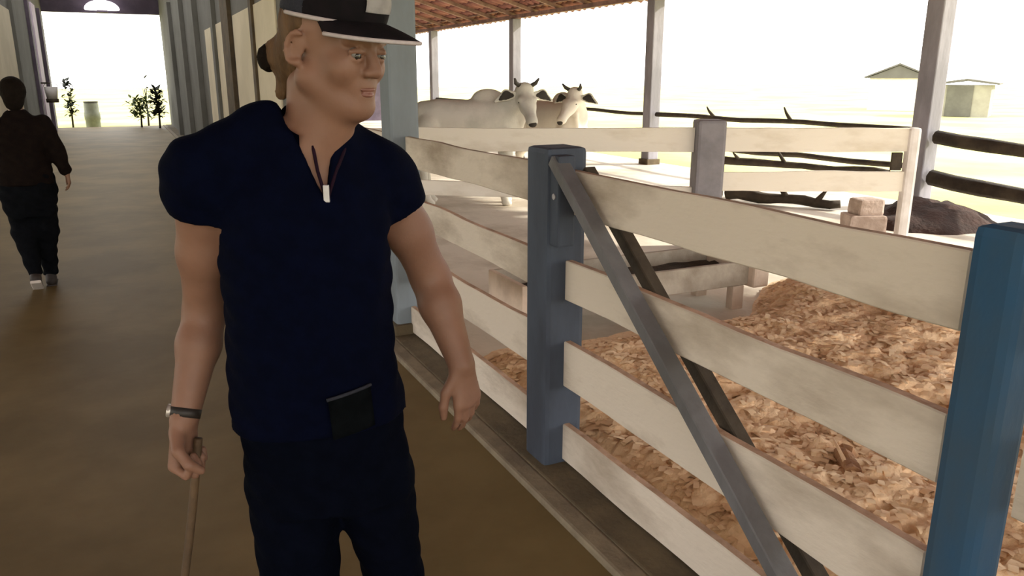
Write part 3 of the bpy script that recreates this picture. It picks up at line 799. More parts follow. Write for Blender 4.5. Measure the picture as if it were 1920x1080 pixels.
# ================================================================== CATTLE
def build_cow(name, label, loc, rz, hide, head_yaw=0.0):
    """cow with its body along local x (rump at -x), head at +x turned to -y"""
    t = thing(name, label, 'cow', loc, rz)
    s = Sdf((-1.55, -0.85, -0.03), (0.75, 0.5, 1.62), 0.016)
    # trunk: rings along x (t, cy, cz, ry, rz)
    s.loft([(-1.30, 0, 1.12, 0.10, 0.12), (-1.22, 0, 1.10, 0.20, 0.22), (-1.00, 0, 1.06, 0.26, 0.29), (-0.70, 0, 1.01, 0.30, 0.33),
            (-0.40, 0, 1.01, 0.29, 0.34), (-0.15, 0, 1.04, 0.24, 0.34), (0.02, 0, 1.05, 0.18, 0.26), (0.08, 0, 1.05, 0.12, 0.18)], n=2.1, k=0.06, axis=0)
    s.ell((-0.33, 0, 1.37), (0.20, 0.10, 0.11), 0.07)                          # hump
    s.cone((-0.10, 0, 1.16), (0.10, -0.13, 1.36), 0.20, 0.13, 0.08)            # neck
    s.cone((0.0, -0.02, 0.86), (0.12, -0.16, 1.12), 0.06, 0.05, 0.09, sq=((0, 1, 0), 0.55))   # dewlap
    for sx, x, fy in ((1, -0.12, 0.15), (-1, -0.12, 0.15)):
        y = sx * fy
        s.chain([(x, y, 0.92), (x + 0.02, y, 0.62), (x, y, 0.42), (x, y, 0.12), (x + 0.02, y, 0.05)], [0.13, 0.085, 0.058, 0.045, 0.055], 0.04)
        s.ell((x + 0.035, y, 0.03), (0.07, 0.055, 0.045), 0.02)
    for sx in (1, -1):
        y = sx * 0.17; x = -1.08
        s.chain([(x, y, 1.0), (x + 0.10, y, 0.70), (x - 0.10, y, 0.50), (x - 0.06, y, 0.14), (x - 0.03, y, 0.05)], [0.17, 0.11, 0.062, 0.045, 0.055], 0.04)
        s.ell((x - 0.01, y, 0.03), (0.07, 0.055, 0.045), 0.02)
    # head turned towards -y
    hc = np.array((0.14, -0.20, 1.40)); d = np.array((math.sin(head_yaw) * 0.75, -math.cos(head_yaw) * 0.75, -0.66)); d /= np.linalg.norm(d)
    lat = np.array((math.cos(head_yaw), math.sin(head_yaw), 0))
    up = np.cross(lat, d); up *= np.sign(up[2])
    s.cone(hc, hc + d * 0.20, 0.115, 0.10, 0.05); s.cone(hc + d * 0.20, hc + d * 0.42, 0.095, 0.068, 0.05)
    s.ell(hc + d * 0.46, (0.075, 0.07, 0.065), 0.03)                           # muzzle
    s.ell(hc + up * 0.06 - d * 0.06, (0.11, 0.10, 0.08), 0.05)                 # poll
    for sd in (1, -1):
        s.ell(hc + lat * sd * 0.085 + d * 0.13 + up * 0.05, (0.045, 0.045, 0.035), 0.03)      # brow
        s.ell(hc + lat * sd * 0.035 + d * 0.53 + up * 0.005, (0.014, 0.014, 0.014), 0.012, 'sub')
    # skin folds at the neck
    for x0 in (-0.13, -0.02):
        s.cone((x0, -0.28, 1.02), (x0 - 0.03, -0.26, 1.26), 0.030, 0.018, 0.02, 'sub')
    body = sdf_obj('body', s, hide, t, 2)
    # ears, horns, eyes, tail, nose
    for sd in (1, -1):
        root = hc + lat * sd * 0.10 - d * 0.0 + up * 0.01; tip = root + lat * sd * 0.27 + np.array((0, 0, -0.11)) - d * 0.05
        mid = (root + tip) / 2 + np.array((0, 0, 0.035))
        e = Sdf(np.minimum(root, tip) - 0.12, np.maximum(root, tip) + 0.12, 0.008)
        ax = np.cross(tip - root, np.array((0, 0, 1.0)))
        e.chain([root, mid, tip], [0.035, 0.070, 0.018], 0.02, sq=(ax, 0.30))
        ear = sdf_obj('ear', e, hide, t, 1)
        axn = ax / np.linalg.norm(ax); axn *= -np.sign(axn[1])
        off = axn * 0.016
        e = Sdf(np.minimum(root, tip) - 0.12, np.maximum(root, tip) + 0.12, 0.008)
        e.chain([root * 0.75 + tip * 0.25 + off + np.array((0, 0, 0.012)), mid + off, tip * 0.9 + root * 0.1 + off], [0.030, 0.055, 0.014], 0.02, sq=(ax, 0.22))
        o = sdf_obj('inner_ear', e, M['cow_dark'], ear, 1); o['label'] = 'dark inside of the ear'
        h0 = hc + up * 0.10 - d * 0.06 + lat * sd * 0.07
        tube('horn', [h0, h0 + lat * sd * 0.06 + up * 0.05, h0 + lat * sd * 0.085 + up * 0.12], [0.03, 0.026, 0.012], M['horn'], t, 9)
        ec = hc + lat * sd * 0.096 + d * 0.15 + up * 0.03
        bm = bmesh.new(); bmesh.ops.create_uvsphere(bm, u_segments=12, v_segments=8, radius=0.024, matrix=Matrix.Translation(Vector(ec)))
        bmo('eye', bm, M['cow_dark'], t, True)
    n = Sdf(hc + d * 0.5 - 0.12, hc + d * 0.5 + 0.12, 0.008)
    n.ell(hc + d * 0.505, (0.052, 0.035, 0.042), 0.01); sdf_obj('nose', n, M['cow_dark'], t, 1)
    tube('tail', [(-1.30, 0, 1.22), (-1.37, 0.01, 1.05), (-1.38, 0.02, 0.7), (-1.36, 0.03, 0.48)], [0.03, 0.025, 0.016, 0.014], hide, t, 8)
    bm = bmesh.new(); add_tube(bm, [(-1.36, 0.03, 0.50), (-1.355, 0.03, 0.40), (-1.35, 0.03, 0.25)], [0.018, 0.04, 0.012], 9)
    bmo('tail_tuft', bm, M['cow_dark'], t, True)
    return t

pc = HX * 0.02 + HY * 10.4
cow = build_cow('cow', 'white-grey humped cow standing side-on with its head turned to us', (pc.x, pc.y, 0), -YAW, M['cow'], 0.25)
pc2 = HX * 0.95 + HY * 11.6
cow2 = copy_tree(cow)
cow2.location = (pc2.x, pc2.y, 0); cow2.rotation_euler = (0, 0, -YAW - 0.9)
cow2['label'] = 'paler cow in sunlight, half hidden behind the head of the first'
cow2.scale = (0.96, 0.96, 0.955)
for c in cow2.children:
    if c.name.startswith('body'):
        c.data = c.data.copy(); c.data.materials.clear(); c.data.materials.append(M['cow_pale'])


# ================================================================== THE PERSON WITH THE CAP
pp = HX * -0.40 + HY * 1.50
per = thing('person', 'person in navy zip-neck shirt, dark trousers and black cap, holding a stick', 'person', (pp.x, pp.y, 0), -YAW)
BY = R(22.0)                       # body turned towards picture right
def B(x, y, z):                    # body frame (facing -y) -> person frame
    return np.array((math.cos(BY) * x - math.sin(BY) * y, math.sin(BY) * x + math.cos(BY) * y, z))
HYAW, HPITCH, HS = R(59.0), R(-11.0), 0.985
HC = Vector((0.074, -0.005, 1.674))
HM = Matrix.Translation(HC) @ Matrix.Rotation(HYAW, 4, 'Z') @ Matrix.Rotation(-HPITCH, 4, 'X') @ Matrix.Scale(HS, 4)
HR = (Matrix.Rotation(HYAW, 4, 'Z') @ Matrix.Rotation(-HPITCH, 4, 'X'))
def H(x, y, z): return np.array((HM @ Vector((x, y, z)))[:])
def hell(s, c, r, k=0.012, op='add', rot=None):
    m = HR if rot is None else HR @ rot
    s.ell(H(*c), np.array(r) * HS, k, op, m)
def hcone(s, a, b, ra, rb, k=0.01, op='add'): s.cone(H(*a), H(*b), ra * HS, rb * HS, k, op)

body = Sdf((-0.40, -0.42, -0.02), (0.46, 0.40, 1.80), 0.0043)
# trunk (under the shirt)
TR = [(0.78, 0.03, 0.01, 0.135, 0.10), (0.90, 0.012, 0.0, 0.150, 0.105), (1.02, 0.005, -0.005, 0.140, 0.100), (1.15, 0.0, -0.005, 0.140, 0.098),
      (1.28, 0.0, 0.0, 0.152, 0.100), (1.40, 0.0, 0.01, 0.150, 0.090), (1.46, 0.008, 0.015, 0.120, 0.072), (1.51, 0.02, 0.015, 0.065, 0.055)]
body.loft(TR, BY, 2.2, 0.02)
shR = B(-0.178, 0.015, 1.446); shL = B(0.156, 0.025, 1.440)
body.cone(B(-0.05, 0.01, 1.50), shR, 0.050, 0.048, 0.03); body.cone(B(0.05, 0.01, 1.50), shL, 0.050, 0.048, 0.03)
elR = np.array((-0.222, 0.03, 1.165)); wrR = np.array((-0.248, -0.065, 0.968))
elL = np.array((0.222, 0.16, 1.200)); wrL = np.array((0.292, 0.075, 1.030))
body.chain([shR, shR * 0.45 + elR * 0.55, elR], [0.052, 0.046, 0.040], 0.025)
body.chain([elR, elR * 0.68 + wrR * 0.32, wrR], [0.040, 0.041, 0.027], 0.02)
body.chain([shL, shL * 0.45 + elL * 0.55, elL], [0.052, 0.046, 0.041], 0.025)
body.chain([elL, elL * 0.68 + wrL * 0.32, wrL], [0.041, 0.043, 0.028], 0.02)
# legs (under the trousers) and feet
hpR = np.array((-0.060, 0.0, 0.80)); hpL = np.array((0.108, 0.03, 0.80))
knR = np.array((-0.040, -0.07, 0.46)); knL = np.array((0.142, 0.07, 0.46))
anR = np.array((-0.045, -0.10, 0.085)); anL = np.array((0.145, 0.20, 0.10))
body.chain([hpR, knR, (knR + anR) / 2 + np.array((0, 0.02, 0.05)), anR], [0.070, 0.046, 0.044, 0.030], 0.02)
body.chain([hpL, knL, (knL + anL) / 2 + np.array((0, 0.02, 0.05)), anL], [0.070, 0.046, 0.044, 0.030], 0.02)
# neck
nb = np.array((0.025, 0.015, 1.50))
body.cone(nb, H(0, 0.030, -0.075), 0.054, 0.056, 0.02)
body.cone(nb + np.array((0, -0.03, -0.02)), H(0, -0.035, -0.088), 0.038, 0.044, 0.03)
# head
hell(body, (0, 0.012, 0.035), (0.075, 0.092, 0.083), 0.015)
hell(body, (0, -0.022, -0.028), (0.062, 0.066, 0.080), 0.02)
for sd in (-1, 1):
    hcone(body, (sd * 0.055, 0.0, -0.055), (sd * 0.018, -0.070, -0.094), 0.026, 0.022, 0.02)
    hell(body, (sd * 0.036, -0.062, -0.026), (0.028, 0.028, 0.030), 0.02)
    hcone(body, (sd * 0.012, -0.089, 0.024), (sd * 0.046, -0.076, 0.024), 0.011, 0.010, 0.012)
hell(body, (0, -0.078, -0.096), (0.022, 0.018, 0.018), 0.015)
hell(body, (0, -0.025, -0.098), (0.046, 0.055, 0.026), 0.025)              # soft fold under the chin
hell(body, (0, -0.080, -0.060), (0.030, 0.018, 0.022), 0.015)
for sd in (-1, 1):
    hell(body, (sd * 0.032, -0.098, 0.000), (0.019, 0.014, 0.012), 0.008, 'sub')
hcone(body, (0, -0.087, 0.014), (0, -0.108, -0.026), 0.0085, 0.0125, 0.010)
for sd in (-1, 1): hell(body, (sd * 0.0125, -0.099, -0.030), (0.0085, 0.011, 0.008), 0.006)
for sd in (-1, 1):
    for zz, rr in ((0.0074, 0.0060), (-0.0085, 0.0045)):
        hcone(body, (sd * 0.018, -0.0885, zz * 0.8), (sd * 0.032, -0.0915, zz), rr, rr, 0.004)
        hcone(body, (sd * 0.032, -0.0915, zz), (sd * 0.046, -0.0835, zz * 0.6), rr, rr * 0.8, 0.004)
hcone(body, (-0.019, -0.0925, -0.064), (0.019, -0.0925, -0.064), 0.0028, 0.0028, 0.004, 'sub')
for sd in (-1, 1):                          # ears: plate, rolled rim, lobe, hollow
    e = Matrix.Rotation(sd * -0.30, 4, 'Z') @ Matrix.Rotation(0.15, 4, 'X')
    hell(body, (sd * 0.077, 0.012, -0.007), (0.006, 0.015, 0.026), 0.006, 'add', e)
    rim = []
    for a in np.linspace(-2.3, 1.9, 10):
        v = e @ Vector((sd * 0.006, 0.016 * math.cos(a) , 0.027 * math.sin(a)))
        rim.append((sd * 0.079 + v.x, 0.012 + v.y, -0.006 + v.z))
    for a_, b_ in zip(rim, rim[1:]): hcone(body, a_, b_, 0.0050, 0.0050, 0.003)
    hell(body, (sd * 0.078, 0.004, -0.033), (0.006, 0.008, 0.008), 0.005)
    hell(body, (sd * 0.085, 0.006, -0.012), (0.006, 0.007, 0.013), 0.004, 'sub', e)

def hand(s, wr, fwd, palm_n, side, curl, scale=1.0, grip=False):
    """palm plus five unequal bent fingers. fwd: knuckle direction, palm_n: palm normal (curl towards it), side: thumb side"""
    f = np.array(fwd, float); f /= np.linalg.norm(f)
    n = np.array(palm_n, float); n -= f * (n @ f); n /= np.linalg.norm(n)
    sd = np.array(side, float); sd -= f * (sd @ f); sd -= n * (sd @ n); sd /= np.linalg.norm(sd)
    k = scale
    for off, l, r in ((0.026, 0.088, 0.0135), (0.009, 0.092, 0.014), (-0.009, 0.088, 0.0135), (-0.025, 0.080, 0.0125)):
        s.cone(wr + sd * off * 0.55 * k, wr + f * l * k + sd * off * k, 0.015 * k, r * k, 0.012)
    for i, (off, l0, ln, r) in enumerate(((0.028, 0.090, 0.070, 0.0088), (0.0095, 0.094, 0.078, 0.0092), (-0.0095, 0.090, 0.072, 0.0088), (-0.027, 0.082, 0.056, 0.0078))):
        p = wr + f * l0 * k + sd * off * 1.06 * k
        a = 0.0; pts = [p]; rad = [r * k * 1.1]
        for j, fr in enumerate((0.45, 0.30, 0.25)):
            a += curl[j] * (1 + 0.08 * i)
            p = p + (f * math.cos(a) + n * math.sin(a)) * ln * fr * k; pts.append(p); rad.append(r * k * (1.0 - 0.12 * j))
        s.chain(pts, rad, 0.0035)
    th = wr + f * 0.022 * k + sd * 0.022 * k
    if grip: dirs = [f * 0.65 + sd * 0.55 + n * 0.50, f * 0.75 + n * 0.75 - sd * 0.05, f * 0.55 + n * 0.55 - sd * 0.65]
    else: dirs = [f * 0.75 + sd * 0.62 + n * 0.25, f * 0.93 + sd * 0.22 + n * 0.25, f * 0.97 + n * 0.25]
    p = th; pts = [p]
    for d_, l in zip(dirs, (0.042, 0.034, 0.027)):
        d_ = d_ / np.linalg.norm(d_); p = p + d_ * l * k; pts.append(p)
    s.chain(pts, [0.0155 * k, 0.0115 * k, 0.0105 * k, 0.0088 * k], 0.006)
    return f, n, sd
# picture-left hand, closed round the stick; palm faces the thigh
fR = (wrR - elR); fR = fR / np.linalg.norm(fR); fR = fR * 0.35 + np.array((-0.04, 0.0, -1.0)) * 0.75
HFR = hand(body, wrR, fR, (0.92, -0.25, 0), (0.25, -0.95, 0.1), (1.15, 1.45, 0.9), 1.0, True)
# picture-right hand, relaxed, seen edge on
fL = np.array((0.16, -0.05, -1.0))
hand(body, wrL, fL, (-0.62, 0.68, 0.0), (-0.68, -0.62, 0.05), (0.28, 0.32, 0.22), 0.95)
bo = sdf_obj('body', body, M['skin'], per, 1)

# eyes and lips
for sd in (-1, 1):
    bm = bmesh.new()
    bmesh.ops.create_uvsphere(bm, u_segments=16, v_segments=10, radius=0.0125 * HS, matrix=Matrix.Translation(Vector(H(sd * 0.032, -0.0815, 0.0))))
    e = bmo('eye', bm, M['shaded_eye_white'], per, True)
    bm = bmesh.new(); mtx = HM @ Matrix.Translation((sd * 0.033, -0.0915, -0.002)) @ Matrix.Diagonal((1, 0.42, 1, 1))
    bmesh.ops.create_uvsphere(bm, u_segments=12, v_segments=8, radius=0.0074, matrix=mtx)
    bmo('iris', bm, M['iris'], e, True)
    bm = bmesh.new()
    add_tube(bm, [H(sd * (0.014 + 0.036 * f), -0.0985 + 0.016 * f * f, 0.027 + 0.007 * math.sin(f * 2.6)) for f in np.linspace(0, 1, 7)],
             [0.0025, 0.0045, 0.005, 0.005, 0.0045, 0.0035, 0.002], 7)
    bmo('eyebrow', bm, M['hair'], per, True)
s = Sdf(H(0, -0.09, -0.064) - 0.05, H(0, -0.09, -0.064) + 0.05, 0.0025)
hell(s, (0, -0.0915, -0.0595), (0.021, 0.0085, 0.0048), 0.003); hell(s, (0, -0.0915, -0.0690), (0.018, 0.0090, 0.0060), 0.003)
hcone(s, (-0.024, -0.0985, -0.064), (0.024, -0.0985, -0.064), 0.0012, 0.0012, 0.003, 'sub')
sdf_obj('lips', s, M['lip'], per, 1)

# hair: cropped sides, longer at the nape, tied in a small bun
s = Sdf((-0.16, -0.22, 1.50), (0.24, 0.20, 1.82), 0.0050)
hell(s, (0, 0.020, 0.030), (0.0800, 0.0925, 0.0840), 0.01)
hell(s, (0, 0.062, -0.030), (0.060, 0.050, 0.060), 0.02)
s.box(H(0, -0.110, -0.03), np.array((0.13, 0.115, 0.13)) * HS, 0.010, 'sub', HR)
for sd in (-1, 1):
    hell(s, (sd * 0.086, 0.010, -0.010), (0.022, 0.024, 0.042), 0.008, 'sub')
s.cone(H(-0.02, 0.080, -0.028), H(-0.03, 0.104, -0.034), 0.036, 0.030, 0.02)
s.cone(H(-0.02, 0.080, -0.05), H(-0.03, 0.092, -0.105), 0.026, 0.012, 0.02)
s.wobble(0.0016, 210, 1.0)
sdf_obj('hair', s, M['hair'], per, 1)
s = Sdf(H(-0.04, 0.118, -0.042) - 0.06, H(-0.04, 0.118, -0.042) + 0.06, 0.004)
hell(s, (-0.040, 0.118, -0.042), (0.025, 0.022, 0.027), 0.01); s.wobble(0.0018, 230, 2.0)
sdf_obj('hair_bun', s, M['dark_hair'], per, 1)

# cap: crown, darker mesh back, brim with pale piping, patch
capo = Sdf((-0.16, -0.34, 1.60), (0.32, 0.22, 1.86), 0.0048)
hell(capo, (0, 0.010, 0.044), (0.0850, 0.1000, 0.1000), 0.01)
hell(capo, (0, -0.055, 0.085), (0.058, 0.048, 0.052), 0.03)
capo.box(H(0, 0, -0.078), np.array((0.15, 0.15, 0.128)) * HS, 0.006, 'sub', HR)
hell(capo, (0, 0.010, 0.036), (0.0785, 0.0925, 0.0900), 0.004, 'sub')
cr = sdf_obj('cap_crown', capo, M['cap'], per, 1)
me = cr.data; me.materials.append(M['cap_mesh'])
inv = HM.inverted()
for p in me.polygons:
    if (inv @ p.center).y > 0.000: p.material_index = 1
# brim as a curved shell
def brim_pt(u, w, lift=0.0):
    a = -1.15 + 2.30 * u                       # round the forehead
    bx = 0.083 * math.sin(a); by = 0.010 - 0.098 * math.cos(a)
    ext = 0.098 * max(0.0, math.cos(a * 1.30)) ** 0.55
    x = bx * (1 + 0.10 * w) ; y = by - ext * w
    z = 0.056 - 0.012 * w - 0.11 * (x * x) / 0.083 - 0.006 * w * w + lift
    return H(x, y, z)
NU, NW = 28, 8
bm = bmesh.new()
gt = [[bm.verts.new(brim_pt(i / NU, j / NW, 0.0035)) for j in range(NW + 1)] for i in range(NU + 1)]
gb = [[bm.verts.new(brim_pt(i / NU, j / NW, -0.0030)) for j in range(NW + 1)] for i in range(NU + 1)]
for i in range(NU):
    for j in range(NW):
        bm.faces.new((gt[i][j], gt[i + 1][j], gt[i + 1][j + 1], gt[i][j + 1])); bm.faces.new((gb[i][j], gb[i][j + 1], gb[i + 1][j + 1], gb[i + 1][j]))
    bm.faces.new((gt[i][NW], gt[i + 1][NW], gb[i + 1][NW], gb[i][NW])); bm.faces.new((gt[i][0], gb[i][0], gb[i + 1][0], gt[i + 1][0]))
for i in (0, NU):
    for j in range(NW): bm.faces.new((gt[i][j], gt[i][j + 1], gb[i][j + 1], gb[i][j]))
bmo('cap_brim', bm, M['cap'], per, True)
tube('brim_piping', [brim_pt(i / 40, 1.0, 0.0) for i in range(41)], [0.0038] * 41, M['piping'], per, 7)
tube('band_piping', [H(0.0850 * math.sin(a), 0.010 - 0.1000 * math.cos(a), 0.0500) for a in np.linspace(-1.9, -0.2, 24)], [0.0040] * 24, M['piping'], per, 7)
# patch on the front of the crown
bm = bmesh.new(); rows = []
for j in range(7):
    row = []
    for i in range(9):
        u = (i / 8 - 0.5) * 0.066; w = 0.074 + 0.036 * j / 6
        # push onto the crown
        q = 1 - (u / 0.0850) ** 2 - ((w - 0.044) / 0.1000) ** 2
        y1 = 0.010 - 0.1000 * math.sqrt(max(q, 0)); q2 = 1 - (u / 0.058) ** 2 - ((w - 0.085) / 0.052) ** 2
        y2 = -0.055 - 0.048 * math.sqrt(max(q2, 0)) - 0.003
        row.append(bm.verts.new(H(u, min(y1, y2) - 0.003, w)))
    rows.append(row)
for r0, r1 in zip(rows, rows[1:]):
    for i in range(8): bm.faces.new((r0[i], r0[i + 1], r1[i + 1], r1[i]))
bmesh.ops.solidify(bm, geom=bm.faces[:], thickness=0.003)
bmo('cap_patch', bm, M['patch'], per, True)

# shirt
S = Sdf((-0.36, -0.24, 0.84), (0.36, 0.28, 1.60), 0.0056)
SR = [(0.925, 0.008, 0.0, 0.178, 0.128), (0.98, 0.005, -0.002, 0.172, 0.126), (1.08, 0.0, -0.008, 0.163, 0.124), (1.20, 0.0, -0.006, 0.160, 0.118),
      (1.32, 0.0, 0.0, 0.166, 0.116), (1.40, 0.0, 0.008, 0.164, 0.106), (1.455, 0.006, 0.012, 0.138, 0.088), (1.505, 0.018, 0.014, 0.082, 0.070), (1.525, 0.022, 0.014, 0.072, 0.066)]
S.loft(SR, BY, 2.3, 0.02)
S.cone(B(-0.055, 0.015, 1.526), shR + np.array((0, 0, 0.010)), 0.054, 0.063, 0.03); S.cone(B(0.060, 0.015, 1.512), shL + np.array((0, 0, -0.002)), 0.052, 0.052, 0.03)
slR = shR * 0.76 + elR * 0.24; slL = shL * 0.66 + elL * 0.34
S.chain([shR, shR * 0.5 + slR * 0.5, slR + (elR - shR) * 0.05], [0.060, 0.061, 0.060], 0.03)
S.chain([shL, shL * 0.5 + slL * 0.5, slL + (elL - shL) * 0.05], [0.060, 0.061, 0.060], 0.03)
S.wobble(0.0030, 38, 0.6)
# cut sleeve ends square, hem flat, neck hole and V opening
for a, e in ((shR, elR), (shL, elL)):
    ax = (e - a) / np.linalg.norm(e - a); c = (slR if a is shR else slL) + ax * 0.050
    q = Vector(ax).to_track_quat('Z', 'Y').to_matrix().to_4x4()
    S.box(c, (0.085, 0.085, 0.050), 0.004, 'sub', q)
    S.cone(c - ax * 0.075, c, 0.050, 0.053, 0.004, 'sub')
S.box((0, 0, 0.900), (0.4, 0.4, 0.050), 0.005, 'sub')
S.cone(nb + np.array((0.0, 0, 0.02)), nb + np.array((0.006, -0.01, 0.12)), 0.057, 0.066, 0.008, 'sub')
vx = B(0.020, -0.06, 1.52); vb = B(0.028, -0.085, 1.415)
vq = Matrix.Rotation(BY, 4, 'Z')
for t_ in np.linspace(0, 1, 14):
    p = vx * (1 - t_) + vb * t_
    S.box(p + np.array((0, 0, 0)), (0.030 * (1 - t_) ** 0.9 + 0.003, 0.050, 0.006), 0.003, 'sub', vq)
shirt = sdf_obj('shirt', S, M['navy'], per, 1)
# collar flaps and the maroon zip trim
def on_chest(x, z):   # surface of the shirt front in body frame
    T = [r[0] for r in SR]; r1 = np.interp(z, T, [r[3] for r in SR]); r2 = np.interp(z, T, [r[4] for r in SR])
    c1 = np.interp(z, T, [r[1] for r in SR]); c2 = np.interp(z, T, [r[2] for r in SR])
    q = max(0.0, 1 - (abs(x) / r1) ** 2.3) ** (1 / 2.3)
    p = B(x, -r2 * q, z); return p + np.array((c1, c2, 0))
for sd in (-1, 1):
    pts = [on_chest(0.026 + sd * (0.003 + 0.029 * f), 1.412 + 0.088 * f) for f in np.linspace(0, 1, 9)]
    tube('zip_trim', pts, [0.0032] * 9, M['navy_trim'], shirt, 7)
bm = bmesh.new(); rows = []
NA, NH = 40, 5
for i in range(NA + 1):
    a = -2.62 + 5.24 * i / NA                 # 0 at the nape, the gap of the V in front
    back = (1 + math.cos(a)) / 2
    ztop = 1.512 + 0.066 * back ** 0.8; zbot = 1.478 + 0.035 * back
    flare = 0.016 * max(0.0, (abs(a) - 1.7) / 0.92) ** 2
    row = []
    for j in range(NH + 1):
        f = j / NH; z = zbot + (ztop - zbot) * f
        rr = 0.073 - 0.011 * f + flare * f
        p = B(rr * math.sin(a), rr * 0.95 * math.cos(a), 0) + np.array((nb[0] + 0.004 * f, nb[1] - 0.004 * f, z))
        row.append(bm.verts.new(p))
    rows.append(row)
for r0, r1 in zip(rows, rows[1:]):
    for j in range(NH): bm.faces.new((r0[j], r1[j], r1[j + 1], r0[j + 1]))
bmesh.ops.solidify(bm, geom=bm.faces[:], thickness=-0.005)
bmo('collar', bm, M['navy'], shirt, True)
zp = on_chest(0.026, 1.420)
bm = bmesh.new(); add_box(bm, (zp[0] - 0.0055, zp[1] - 0.008, zp[2] - 0.020), (zp[0] + 0.0055, zp[1] - 0.002, zp[2] + 0.012), 0.0015)
bmo('zip_pull', bm, M['zip'], shirt)
# pocket patch near the hem
bm = bmesh.new(); rows = []
for j in range(6):
    rows.append([bm.verts.new(on_chest(0.005 + 0.085 * i / 6, 0.950 + 0.085 * j / 5 + 0.012 * i / 6) + np.array((0, -0.008, 0))) for i in range(7)])
for r0, r1 in zip(rows, rows[1:]):
    for i in range(6): bm.faces.new((r0[i], r0[i + 1], r1[i + 1], r1[i]))
bmesh.ops.solidify(bm, geom=bm.faces[:], thickness=0.004)
bmo('pocket', bm, M['pocket'], shirt, True)
tube('pocket_hem', [on_chest(0.003 + 0.089 * f, 1.034 + 0.014 * f) + np.array((0, -0.010, 0)) for f in np.linspace(0, 1, 7)], [0.0035] * 7, M['cap_mesh'], shirt, 6)

# trousers
T = Sdf((-0.30, -0.34, 0.03), (0.36, 0.40, 1.0), 0.0065)
T.loft([(0.765, 0.030, 0.008, 0.160, 0.112), (0.86, 0.016, 0.0, 0.165, 0.116), (0.96, 0.008, -0.002, 0.160, 0.115)], BY, 2.2, 0.02)
T.chain([hpR + np.array((-0.005, 0, 0.0)), knR, (knR + anR) / 2, anR + np.array((0, 0.01, 0.01))], [0.096, 0.072, 0.066, 0.058], 0.02)
T.chain([hpL + np.array((-0.012, 0, 0)), knL, (knL + anL) / 2, anL + np.array((0, 0.01, 0.01))], [0.088, 0.060, 0.058, 0.056], 0.02)
T.wobble(0.0035, 34, 2.2)
for an in (anR, anL): T.box(an + np.array((0, 0.01, -0.062)), (0.09, 0.10, 0.05), 0.004, 'sub')
sdf_obj('trousers', T, M['trouser'], per, 1)
# shoes
def shoe(an, parent, toe, mname='shoe', s=1.0):
    q = Sdf(an + np.array((-0.12, -0.26, -0.12)), an + np.array((0.12, 0.20, 0.10)), 0.006)
    d = np.array((toe, -1.0, 0)); d /= np.linalg.norm(d)
    base = np.array((an[0], an[1], an[2] - 0.085 + 0.045))
    q.cone(base - d * 0.035, base + d * 0.07, 0.042, 0.045, 0.02); q.cone(base + d * 0.07, base + d * 0.155, 0.044, 0.034, 0.02)
    q.cone(base - d * 0.02, an + np.array((0, 0, 0.02)), 0.044, 0.045, 0.02)
    q.box(base + np.array((0, -0.03, -0.090)), (0.2, 0.3, 0.055), 0.004, 'sub')
    o = sdf_obj('shoe', q, M[mname], parent, 1)
    z = base[2] - 0.035
    tube('sole', [base - d * 0.062 + np.array((0, 0, -0.034)), base - d * 0.03 + np.array((0, 0, -0.034)), base + d * 0.08 + np.array((0, 0, -0.034)), base + d * 0.172 + np.array((0, 0, -0.032))], [0.012, 0.013, 0.013, 0.012], M['sole'], o, 8)
    return o
shoe(anR, per, 0.15); shoe(anL, per, 0.25)
# wristwatch on the picture-left wrist
wd = (wrR - elR) / np.linalg.norm(wrR - elR); wc = wrR - wd * 0.012
bm = bmesh.new()
add_tube(bm, [wc - wd * 0.009, wc + wd * 0.009], [0.0298, 0.0292], 20)
wt = bmo('watch_strap', bm, M['watch'], per, True)
bm = bmesh.new(); wn_ = np.array((-0.95, -0.20, 0.1)); wn_ -= wd * (wn_ @ wd); wn_ /= np.linalg.norm(wn_)
add_tube(bm, [wc + wn_ * 0.024, wc + wn_ * 0.034], [0.014, 0.013], 16); bmo('watch_case', bm, M['steel'], wt, True)

# the stick in the picture-left hand: its own thing
f_, n_, s_ = HFR
gc = wrR + f_ * 0.092 + n_ * 0.026                     # where the fingers close
sdv = np.array((-0.165, -0.10, -1.0)); sdv /= np.linalg.norm(sdv)
top = gc - sdv * 0.055; bot = gc + sdv * ((gc[2] - 0.006) / -sdv[2])
mw = Matrix.Translation((pp.x, pp.y, 0)) @ Matrix.Rotation(-YAW, 4, 'Z')
pts = [mw @ Vector(top * (1 - f) + bot * f + np.array((0.004 * math.sin(f * 7), 0.004 * math.cos(f * 5), 0))) for f in np.linspace(0, 1, 14)]
st = tube('walking_stick', pts, list(np.linspace(0.0088, 0.0068, 14)), M['stick'], None, 9, 0.15, 5)
tag(st, 'thin brown wooden stick held in the fist of the person with the cap', 'stick')

# ================================================================== THE WALKER ON THE LEFT
wp = HX * -3.73 + HY * 6.05
wk = thing('person', 'person walking away on the left, dark brown top and loose black trousers', 'person', (wp.x, wp.y, 0), -YAW + R(27.0))
